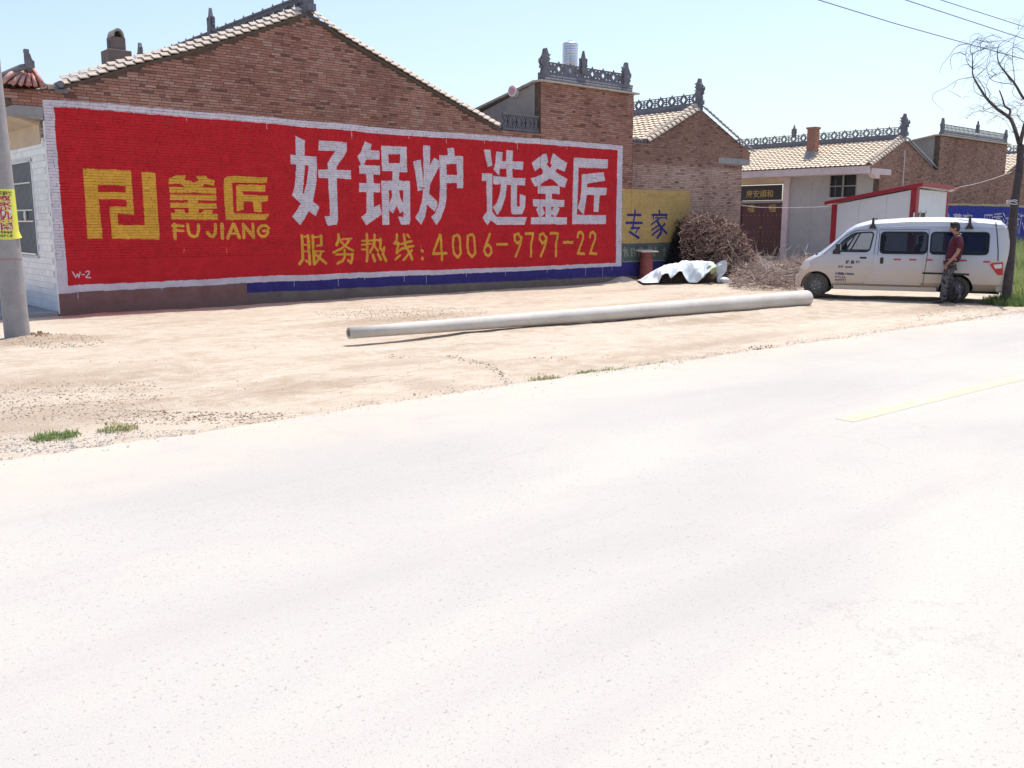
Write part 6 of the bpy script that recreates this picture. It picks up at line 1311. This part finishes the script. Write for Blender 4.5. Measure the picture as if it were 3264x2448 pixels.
# low tangle of branches running to the van
mb = MB(); rng = random.Random(5)
for k in range(4200):
    px = rng.uniform(2330, 2598); py = rng.uniform(838, 914) + (px - 2330) * .03
    g = on_z(px, min(py, 918), .08); hmax = .16 + .42 * math.exp(-((px - 2380) / 55) ** 2) + .42 * math.exp(-((px - 2570) / 70) ** 2) + .10 * noise.noise((px * .03, 2, 2))
    c = Vector((g.x, g.y, .04 + rng.random() ** 1.3 * max(.05, hmax))); d = Vector((rng.gauss(0, 1), rng.gauss(0, 1), rng.gauss(0, .3)))
    twig(mb, c, d, rng.uniform(.10, .42), rng.uniform(.005, .011), rng.uniform(.1, .6), rng)
o = mb.build('branch_tangle', m_st2, None, fix=False); tag(o, 'low tangle of pale dry branches between the brushwood heap and the front of the van', 'branches', kind='stuff')
mb = MB()
for k in range(120):     # longer boughs with side shoots standing out of the tangle
    px = rng.uniform(2345, 2600); py = rng.uniform(862, 905); g = on_z(px, py, .1)
    d = Vector((rng.gauss(0, .8), rng.gauss(0, .5), rng.uniform(.15, 1.1))).normalized(); l = rng.uniform(.6, 1.5); p_ = Vector((g.x, g.y, .08)); pts = [p_.copy()]
    for i in range(6): d = (d + Vector((rng.gauss(0, .26), rng.gauss(0, .26), rng.gauss(0, .20) - .05))).normalized(); p_ = p_ + d * l / 6; pts.append(p_.copy())
    r0 = rng.uniform(.006, .012) if k % 4 else rng.uniform(.013, .020); mb.tube(pts, [r0 * (1 - .12 * i) for i in range(7)], 4, cap=False)
    for i in range(2, 6):
        if rng.random() < .8:
            dd = (d + Vector((rng.gauss(0, .8), rng.gauss(0, .8), rng.gauss(0, .6)))).normalized(); q0 = pts[i]; mb.tube([q0, q0 + dd * .15, q0 + dd * .28 + Vector((0, 0, .05))], [.005, .004, .0025], 3, cap=False)
a, b_ = on_z(2560, 912, .03), at_d(2425, 822, 24.4); mb.tube([a, a.lerp(b_, .5) + Vector((0, 0, .03)), b_], [.030, .022, .014], 5)
o = mb.build('bough', bark('pale_bough', (.22, .17, .14), (.60, .50, .44)), None, fix=False); tag(o, 'long forked boughs sticking up out of the low branch tangle by the van', 'branches', kind='stuff')

# ================================================================== bare tree by the road
TR = thing('bare_tree', 'leafless tree with looping drooping twigs at the right edge beside the van', 'tree')
m_bark = plain('dark_bark', (.042, .032, .034), .95, .4, 12, (.085, .065, .062), 1.0, .03, bscale=30)
tb = on_z(3206, 972, 0); TD = (tb - CLOC).dot(CF)
def tp(x, y, dd=0): return at_d(x, y, TD + dd)
def T8(x, y, dd=0): return tp(2850 + x / 2.6763, y / 2.6763, dd)
def curve(pts, n=4):
    out = []
    for i in range(len(pts) - 1):
        p0 = pts[max(i - 1, 0)]; p1 = pts[i]; p2 = pts[i + 1]; p3 = pts[min(i + 2, len(pts) - 1)]
        for k in range(n):
            t = k / n; out.append(.5 * ((2 * p1) + (p2 - p0) * t + (2 * p0 - 5 * p1 + 4 * p2 - p3) * t * t + (3 * p1 - p0 - 3 * p2 + p3) * t ** 3))
    return out + [pts[-1]]
def limb(name, pts, r0, r1, sides=8, parent=TR, n=4):
    c = curve(pts, n); m = len(c) - 1; mb = MB(); mb.tube(c, [r0 + (r1 - r0) * (i / m) for i in range(m + 1)], sides); return mb.build(name, m_bark, parent, smooth=True, fix=False)
trunk = [tp(3206, 985), tp(3207, 960), tp(3213, 900), tp(3222, 800), tp(3229, 700), tp(3238, 620), tp(3247, 560), tp(3252, 505), tp(3254, 462)]
c = curve(trunk, 5); mb = MB(); rs = []
for i in range(len(c)):
    t = i / (len(c) - 1); rs.append(.102 * (1 - t) + .068 * t + .07 * max(0, 1 - t * 9) ** 1.5 + .008 * noise.noise((i * .7, 0, 0)))
mb.tube(c, rs, 16); mb.build('trunk', m_bark, TR, smooth=True, fix=False)
for a_ in range(6):
    an = a_ * 1.05; r_ = Vector((math.cos(an), math.sin(an), 0)); limb('root', [c[0] + Vector((0, 0, .25)) + r_ * .05, Vector((tb.x, tb.y, .08)) + r_ * .16, Vector((tb.x, tb.y, .0)) + r_ * .34], .05, .015, 6)
A = limb('branch', [T8(1068, 1230), T8(1045, 1150), T8(1015, 1060, .1), T8(980, 1000, .2), T8(880, 930, .4), T8(790, 840, .6), T8(740, 765, .7), T8(700, 700, .8), T8(672, 640, .9), T8(668, 560, 1.0), T8(668, 460, 1.0)], .046, .009, 8)
Bb = limb('branch', [T8(1075, 1225), T8(1095, 1140, -.2), T8(1115, 1060, -.4), T8(1150, 960, -.6), T8(1150, 850, -.7), T8(1105, 840, -.7), T8(1030, 715, -.6), T8(960, 630, -.5), T8(900, 550, -.4), T8(880, 470, -.3), T8(890, 390, -.3)], .046, .006, 8)
limb('branch', [T8(975, 1000, .2), T8(990, 940, .25), T8(945, 905, .3), T8(925, 840, .3), T8(898, 770, .3)], .028, .012, 7)
tw = [  # thin traced shoots: points in crop pixels
 [(945, 908), (870, 905), (790, 935), (770, 945), (680, 955)], [(880, 985), (840, 1010), (780, 1040)], [(770, 945), (850, 965), (975, 990)],
 [(785, 825), (770, 760), (735, 700), (700, 660), (640, 662), (550, 680), (490, 715), (435, 750), (350, 790), (325, 825), (340, 870), (400, 925), (430, 950)],
 [(672, 590), (630, 540), (612, 480), (620, 420), (660, 380), (740, 355)], [(668, 560), (700, 470), (760, 420), (820, 400)], [(670, 580), (740, 510), (820, 440), (860, 370)],
 [(672, 590), (760, 540), (820, 460), (820, 400)], [(668, 460), (740, 425), (820, 410), (900, 400), (960, 360), (1040, 310)], [(640, 520), (630, 480), (690, 440), (760, 420)],
 [(690, 660), (760, 600), (800, 560), (820, 490), (825, 430)], [(1030, 720), (900, 705), (830, 680), (800, 620), (790, 570), (800, 500), (820, 440)], [(820, 670), (860, 640), (940, 615), (1020, 600), (1108, 597)],
 [(640, 375), (580, 380), (520, 410), (470, 480), (420, 540), (395, 590), (390, 640)], [(610, 470), (560, 450), (500, 465), (480, 520), (490, 580), (500, 600)],
 [(660, 470), (650, 400), (700, 335), (760, 330), (830, 370)], [(740, 430), (740, 370), (800, 310), (870, 310), (930, 340)], [(1030, 700), (1020, 600), (1010, 510), (1015, 400), (1035, 320), (1075, 260), (1108, 200)],
 [(900, 550), (950, 470), (1015, 400), (1080, 360), (1130, 340)], [(1010, 515), (960, 470), (890, 450), (840, 440)], [(1015, 405), (1080, 420), (1130, 470), (1150, 560)], [(880, 440), (900, 380), (960, 340), (1040, 310), (1108, 240)],
 [(1060, 250), (1070, 190), (1108, 130)], [(780, 830), (730, 810), (690, 780), (675, 720), (690, 690)], [(800, 850), (820, 800), (790, 740), (800, 690), (840, 650)], [(945, 905), (1010, 930), (1060, 900), (1108, 905)], [(990, 985), (1060, 990), (1120, 990)],
 [(980, 1010), (1010, 1060), (1060, 1090), (1108, 1070)], [(960, 1010), (940, 960), (900, 930), (860, 935)], [(1045, 1150), (1000, 1110), (970, 1060), (930, 1010)], [(770, 945), (760, 910), (800, 880), (850, 880)], [(680, 955), (640, 985), (620, 1015)],
 [(1100, 1040), (1060, 1000), (1050, 950), (1090, 900), (1130, 900)], [(1030, 720), (1010, 790), (1050, 840), (1090, 860)], [(860, 905), (860, 870), (900, 850), (930, 850)], [(570, 830), (520, 800), (450, 765)], [(530, 700), (510, 740), (490, 760)],
 [(1000, 700), (960, 640), (940, 560), (980, 500), (1040, 480)], [(870, 640), (830, 600), (850, 560), (900, 550)], [(700, 335), (790, 360), (880, 350), (960, 350), (1040, 380), (1108, 410)]]
rng = random.Random(9)
for i, t in enumerate(tw):
    dd = rng.uniform(-.8, .9); n_ = len(t); limb('twig', [T8(x, y, dd * (k / n_) + (.4 if x < 850 else 0)) for k, (x, y) in enumerate(t)], .0078 if len(t) > 4 else .0055, .0022, 5)
mbt = MB()
for k in range(230):      # finest drooping shoots
    t = rng.choice(tw); x, y = rng.choice(t); x += rng.uniform(-15, 15); y += rng.uniform(-15, 15); s = rng.choice((-1, 1)); L_ = rng.uniform(40, 150); dd = rng.uniform(-1, 1)
    pts = [T8(x, y, dd), T8(x + s * L_ * .4, y - L_ * .25, dd), T8(x + s * L_ * .8, y - L_ * .1 + rng.uniform(-20, 20), dd + .1), T8(x + s * L_, y + L_ * rng.uniform(.1, .6), dd + .2)]
    if x < 560: continue
    c = curve(pts, 3); mbt.tube(c, [.0034 - .0022 * j / (len(c) - 1) for j in range(len(c))], 3, cap=False)
mbt.build('fine_twig', m_bark, TR, fix=False, kind='stuff')
mb = MB()
for z_, r_ in ((0, .0), (.03, .0), (.07, .0)):
    cpt = tp(3226, 640 + z_ * 130); pts = [cpt + Vector((.105 * math.cos(a), .105 * math.sin(a), .015 * math.sin(2 * a + z_ * 40))) for a in [2 * math.pi * i / 18 for i in range(19)]]; mb.tube(pts, .010, 5)
mb.build('wire_tie', M_PALEWIRE, TR)

# ================================================================== weeds and grass
m_gr, nt, b = newmat('weed_leaf'); g = N(nt, 'ShaderNodeNewGeometry'); L(nt, mix(nt, g.outputs['Random Per Island'], (.065, .12, .035), (.17, .24, .075)), b.inputs['Base Color']); b.inputs['Roughness'].default_value = .6
tl = N(nt, 'ShaderNodeBsdfTranslucent'); tl.inputs[0].default_value = (.16, .26, .06, 1); mx = N(nt, 'ShaderNodeMixShader'); mx.inputs[0].default_value = .3; L(nt, b.outputs[0], mx.inputs[1]); L(nt, tl.outputs[0], mx.inputs[2]); L(nt, mx.outputs[0], nt.nodes['Material Output'].inputs[0])
def leafmat(name, c1, c2, ct):
    m, nt, b = newmat(name); g = N(nt, 'ShaderNodeNewGeometry'); L(nt, mix(nt, g.outputs['Random Per Island'], c1, c2), b.inputs['Base Color']); b.inputs['Roughness'].default_value = .6
    tl = N(nt, 'ShaderNodeBsdfTranslucent'); tl.inputs[0].default_value = ct + (1,); mx = N(nt, 'ShaderNodeMixShader'); mx.inputs[0].default_value = .35; L(nt, b.outputs[0], mx.inputs[1]); L(nt, tl.outputs[0], mx.inputs[2]); L(nt, mx.outputs[0], nt.nodes['Material Output'].inputs[0]); return m
m_gr2 = leafmat('tall_weed_leaf', (.045, .09, .03), (.42, .44, .20), (.30, .38, .12))
m_gr3 = leafmat('road_edge_grass', (.09, .15, .045), (.24, .30, .11), (.22, .32, .09))
m_dry, nt, b = newmat('dry_weed'); g = N(nt, 'ShaderNodeNewGeometry'); L(nt, mix(nt, g.outputs['Random Per Island'], (.30, .30, .12), (.52, .45, .25)), b.inputs['Base Color']); b.inputs['Roughness'].default_value = .8
def blades(mb, x, y, z, n, h, spread, rng, wd=.006, lean_=.6):
    for _ in range(n):
        a = rng.uniform(0, 6.283); r = spread * math.sqrt(rng.random()); bx, by = x + r * math.cos(a), y + r * math.sin(a)
        H_ = h * rng.uniform(.45, 1.15); la = rng.uniform(0, 6.283); le = H_ * lean_ * rng.random(); w_ = wd * rng.uniform(.6, 1.4)
        dx, dy = math.cos(la), math.sin(la); px_, py_ = -dy * w_, dx * w_
        mb.add([(bx - px_, by - py_, z), (bx + px_, by + py_, z), (bx + dx * le * .45 + px_ * .8, by + dy * le * .45 + py_ * .8, z + H_ * .6), (bx + dx * le * .45 - px_ * .8, by + dy * le * .45 - py_ * .8, z + H_ * .6), (bx + dx * le, by + dy * le, z + H_)], [(0, 1, 2, 3), (3, 2, 4)])
rng = random.Random(31)
mb = MB()
for k in range(110):
    a = rng.uniform(0, 6.283); r = .50 * rng.random() ** .8; x, y = tb.x + r * math.cos(a) + .08, tb.y + r * math.sin(a); blades(mb, x, y, ground_h(x, y), 16, .26 * (1.1 - r), .09, rng, .006, .8)
o = mb.build('grass', m_gr, None, fix=False); tag(o, 'green grass growing round the foot of the bare tree', 'grass', kind='stuff')
mb = MB()
for k in range(1500):
    px = 3178 + 330 * rng.random(); py = rng.uniform(850, 965) if px > 3225 else rng.uniform(850, 945)
    if py > 925 + (px - 3178) * .45 or rng.random() < (py - 900) / 130: continue
    g_ = on_z(px, py, 0); hh = max(.15, (.62 if py < 915 else .36) + .55 * noise.noise((g_.x * .8, g_.y * .8, 0)))
    blades(mb, g_.x, g_.y, .0, 20, hh, .20, rng, .008, .8)
for k in range(900):
    px = 3178 + 330 * rng.random(); g_ = on_z(px, rng.uniform(785, 850), .1); blades(mb, g_.x, g_.y, .1, 18, .85 + .4 * noise.noise((g_.x * .5, g_.y * .5, 0)), .35, rng, .018, .7)
o = mb.build('weeds', m_gr2, None, fix=False); tag(o, 'tall yellow green weeds filling the verge behind the bare tree and van', 'weeds', kind='stuff')
mb = MB(); mb2 = MB()
def strip_grass(px0, py0, px1, py1, n, h, m_, wpx=10, dens=10):
    for k in range(n):
        t = rng.random(); g_ = on_z(px0 + (px1 - px0) * t, py0 + (py1 - py0) * t + rng.gauss(0, wpx * .75) * (1 - abs(2 * t - 1)) ** .5, 0); blades(m_, g_.x, g_.y, ground_h(g_.x, g_.y) - .005, dens, h * rng.uniform(.5, 1.0), .07, rng, .0045, 1.1)
strip_grass(1845, 1192, 1975, 1180, 45, .05, mb); strip_grass(1975, 1180, 2190, 1158, 26, .045, mb); strip_grass(1690, 1210, 1780, 1205, 34, .045, mb2)
strip_grass(115, 1402, 235, 1388, 60, .055, mb); strip_grass(325, 1372, 420, 1366, 40, .045, mb2); strip_grass(325, 1372, 420, 1366, 14, .045, mb); strip_grass(2190, 1158, 2420, 1135, 20, .03, mb2)
strip_grass(1700, 1275, 1790, 1295, 10, .015, mb2)
o = mb.build('grass', m_gr3, None, fix=False); tag(o, 'small green grass tufts along the edge of the road', 'grass', kind='stuff')
o = mb2.build('grass', m_dry, None, fix=False); tag(o, 'thin yellowed grass tufts along the edge of the road', 'grass', kind='stuff')

# ================================================================== loose clods, stones, chips and leaves on the earth
def pebble(mb, x, y, z, r, rng):
    n = 5; vs = [(x + r * rng.uniform(.7, 1.2) * math.cos(6.283 * i / n), y + r * rng.uniform(.7, 1.2) * math.sin(6.283 * i / n), z - r * .2) for i in range(n)]
    t = [(x + r * .6 * rng.uniform(.7, 1.2) * math.cos(6.283 * i / n + .4), y + r * .6 * rng.uniform(.7, 1.2) * math.sin(6.283 * i / n + .4), z + r * rng.uniform(.35, .75)) for i in range(n)]
    mb.add(vs + t, [(i, (i + 1) % n, n + (i + 1) % n, n + i) for i in range(n)] + [tuple(range(n, 2 * n))])
rng = random.Random(55); mbs, mbc, mbl = MB(), MB(), MB()
def scat(n, px0, py0, px1, py1, mb_, r0, r1, ell=True):
    for k in range(n):
        if ell:
            a, q_ = rng.uniform(0, 6.283), math.sqrt(rng.random()); px, py = (px0 + px1) / 2 + (px1 - px0) / 2 * q_ * math.cos(a), (py0 + py1) / 2 + (py1 - py0) / 2 * q_ * math.sin(a)
        else: px, py = rng.uniform(px0, px1), rng.uniform(py0, py1)
        g_ = on_z(px, py, 0); pebble(mb_, g_.x, g_.y, ground_h(g_.x, g_.y) + (.014 if g_.y < -11.2 else 0), r0 + (r1 - r0) * rng.random() ** 2.5, rng)
scat(1300, 0, 1215, 520, 1340, mbc, .004, .018, False); scat(700, 0, 1215, 420, 1440, mbs, .003, .013, False); scat(500, 0, 1400, 360, 1445, mbs, .004, .016, False); scat(300, 300, 1370, 620, 1395, mbs, .004, .012, False)
scat(700, 300, 1310, 900, 1350, mbc, .004, .018, False); scat(200, 500, 1310, 900, 1340, mbl, .004, .016, False)
scat(1300, 1000, 975, 1560, 1025, mbc, .004, .017); scat(320, 1100, 985, 1450, 1018, mbl, .004, .015); scat(900, 0, 1065, 330, 1110, mbc, .004, .020); scat(60, 95, 1065, 170, 1090, mbl, .010, .030); scat(14, 100, 1062, 135, 1080, mbl, .03, .05)
scat(34, 1680, 1128, 1805, 1156, mbl, .004, .016); scat(24, 1225, 1128, 1310, 1146, mbl, .004, .013); scat(20, 1315, 1252, 1378, 1272, mbl, .004, .014)
for (xa, ya), (xb, yb2) in zip([(1422, 1136), (1500, 1148), (1561, 1168), (1600, 1195)], [(1500, 1148), (1561, 1168), (1600, 1195), (1631, 1235)]):
    for k in range(60):
        t = rng.random(); g_ = on_z(xa + (xb - xa) * t + rng.gauss(0, 9), ya + (yb2 - ya) * t + rng.gauss(0, 3.5), 0); pebble(mbc if rng.random() < .7 else mbl, g_.x, g_.y, ground_h(g_.x, g_.y), .004 + .013 * rng.random() ** 2, rng)
for k in range(5200):     # crumbs spilt across the broken road edge
    x = rng.uniform(-4, 16); yy = edge_y(x) - .08 + rng.gauss(0, .13) - (.03 * max(0, x - 4)); pebble(mbc if rng.random() < .6 else mbs, x, yy, .012, .002 + .009 * rng.random() ** 3, rng)
scat(110, 2380, 1100, 2480, 1116, mbl, .004, .02); scat(260, 2000, 1020, 2300, 1050, mbc, .003, .012)
scat(150, 1680, 1240, 1900, 1272, mbl, .003, .011, False); scat(300, 250, 1290, 1700, 1330, mbs, .003, .010, False); scat(1300, 0, 1030, 3200, 1250, mbc, .003, .011, False); scat(420, 0, 1100, 2600, 1300, mbl, .003, .010, False)
scat(420, 1900, 890, 2560, 940, mbc, .005, .017, False); scat(420, 2900, 985, 3264, 1025, mbc, .004, .018, False); scat(60, 0, 1450, 3264, 2400, mbl, .003, .007, False); scat(250, 0, 1440, 3264, 2440, mbs, .002, .004, False)
for m_, mt, nm, lb in ((mbs, plain('grey_stone', (.48, .45, .42), .9, .3, 20, (.34, .31, .29)), 'gravel', 'pale stones scattered along the road edge'), (mbc, plain('earth_clod', (.49, .40, .31), .97, .3, 20, (.40, .32, .24)), 'clods', 'crumbs of brown earth scattered over the yard'), (mbl, plain('dark_litter', (.16, .10, .065), .9, .4, 20, (.28, .17, .09)), 'litter', 'dark leaf litter and chips scattered over the yard and road')):
    o = m_.build(nm, mt, None, fix=False); tag(o, lb, nm, kind='stuff')

# ================================================================== wires
def wire(name, label, pts, r, mat, sag=0):
    mb = MB(); out = []
    for a, b_ in zip(pts[:-1], pts[1:]):
        for i in range(16): t = i / 16; p_ = a.lerp(b_, t); p_.z -= sag * 4 * t * (1 - t); out.append(p_)
    out.append(pts[-1]); mb.tube(out, r, 5); o = mb.build(name, mat, None, fix=False); tag(o, label, 'wire')
wire('overhead_wire', 'lowest of the three overhead wires, passing behind the top of the bare tree', [on_z(2480, -40, 7.0), on_z(2849, 74, 7.0), on_z(3089, 141, 7.0), on_z(3400, 226, 7.0)], .011, M_WIRE)
wire('overhead_wire', 'middle one of the three overhead wires in the upper right sky', [on_z(2700, -75, 7.2), on_z(2887, 0, 7.2), on_z(3264, 124, 7.2), on_z(3420, 170, 7.2)], .011, M_WIRE)
wire('overhead_wire', 'uppermost of the three overhead wires, nearest the top right corner', [on_z(2860, -55, 7.4), on_z(2999, 0, 7.4), on_z(3248, 80, 7.4), on_z(3420, 132, 7.4)], .010, M_WIRE)
wire('cable', 'pale cable sloping from the cabin corner up towards the bare tree', [on_y(3005, 607, -4.9), at_d(3060, 596, 27), at_d(3225, 548, 21)], .010, M_PALEWIRE, .04)
wire('cable', 'thin pale line strung in front of the maroon door towards the cabin', [on_x(2360, 652, 29), on_x(2390, 657, 28.4), on_x(2450, 661, 27.5), on_x(2651, 658, 22.6)], .010, M_PALEWIRE, .02)
